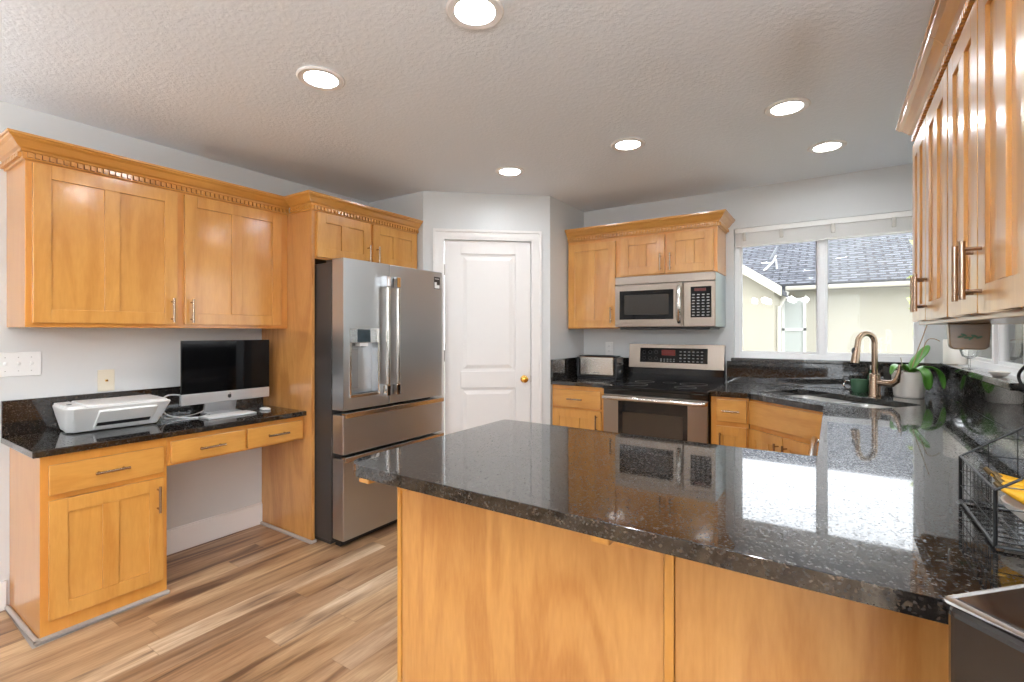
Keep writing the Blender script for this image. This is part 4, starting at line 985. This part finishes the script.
part(t, 'gutter', MB().box(-.85, 9.3, 11.90, 12.0, 2.22, 2.31), simple('tan_gutter', lin(176, 170, 156), .5), bevel=.02)
part(t, 'downspout', MB().tube([(-.82, 11.95, 2.20), (-.95, 12.0, 1.95), (-1.0, 12.05, 1.85)], .05, 8).tube([(-.90, 11.0, 1.85), (-.90, 11.0, -.6)], .04, 8), GUT, smooth=True)
wf = part(t, 'window', MB().box(-.97+.02, -.90, 12.34, 12.42, .72, 2.06).box(-.54, -.49, 12.34, 12.42, .72, 2.06).box(-.95, -.49, 12.34, 12.42, 2.02, 2.08).box(-.95, -.49, 12.34, 12.42, .70, .77).box(-.95, -.49, 12.34, 12.42, 1.36, 1.42), VINYL)
part(t, 'window_pane', MB().box(-.90, -.54, 12.38, 12.39, .77, 2.02), simple('blind_behind_glass', lin(196, 202, 200), .2, noise=.05, scale=40, stretch=(.1, .1, 3)), sub=wf)
t = thing('satellite_dish', 'small grey satellite dish on a bent arm on the neighbour roof', 'antenna', (-1.22, 13.0, 2.75))
part(t, 'arm', MB().tube([(-1.42, 12.9, 2.72), (-1.18, 13.0, 3.0), (-1.12, 13.0, 3.15)], .025, 8).tube([(-1.12, 13.0, 3.05), (-1.10, 12.95, 2.80)], .015, 8), GUT, smooth=True)
mb = MB().lathe([(0, 0), (.10, .010), (.17, .035), (.185, .045), (.175, .042), (.09, .018), (0, .008)], n=24)
bmesh.ops.transform(mb.bm, matrix=Matrix.Translation((-1.14, 12.98, 3.18)) @ Vector((-.86, -.18, .45)).to_track_quat('Z', 'Y').to_matrix().to_4x4(), verts=mb.bm.verts)
part(t, 'dish', mb, simple('dish_grey', lin(150, 153, 160), .5), smooth=True)

def tree(name, lab, x, y, hgt, rad, n, seed, col=(120, 150, 70), leafs=.11):
    rnd = random.Random(seed)
    t = thing(name, lab, 'tree', (x, y, -.62))
    part(t, 'trunk', MB().tube([(x, y, -.62), (x+.05, y, hgt*.4), (x, y+.05, hgt*.75)], [.09, .06, .03], 10), simple('bark_'+str(seed), lin(98, 82, 66), .9, noise=.3, scale=20), smooth=True)
    mb = MB()
    for _ in range(n):
        while True:
            v = Vector((rnd.uniform(-1, 1), rnd.uniform(-1, 1), rnd.uniform(-1, 1)))
            if v.length < 1: break
        c = Vector((x, y, hgt*.7))+Vector((v.x*rad, v.y*rad, v.z*hgt*.42))
        a_ = Vector((rnd.gauss(0, 1), rnd.gauss(0, 1), rnd.gauss(0, 1))).normalized(); b_ = a_.cross(Vector((rnd.gauss(0, 1), rnd.gauss(0, 1), 1))).normalized(); s_ = leafs*rnd.uniform(.6, 1.2)
        mb.verts([c-a_*s_, c+b_*s_*.45, c+a_*s_, c-b_*s_*.45], [(0, 1, 2, 3)])
    o = part(t, 'foliage', mb, simple('leaves_'+str(seed), lin(*col), .6, noise=.3, scale=3)); return t
tree('young_tree', 'yellow-green sapling outside at the right edge of the sink window', 1.17, 8.0, 2.75, .36, 500, 3, (190, 206, 110), .07)
tree('garden_tree', 'leafy green tree outside the right hand window', 4.2, 6.3, 3.6, 1.3, 1500, 5)
tree('garden_tree', 'dense green tree further along outside the right hand window', 5.2, 3.0, 3.4, 1.4, 1500, 6, (104, 136, 62))
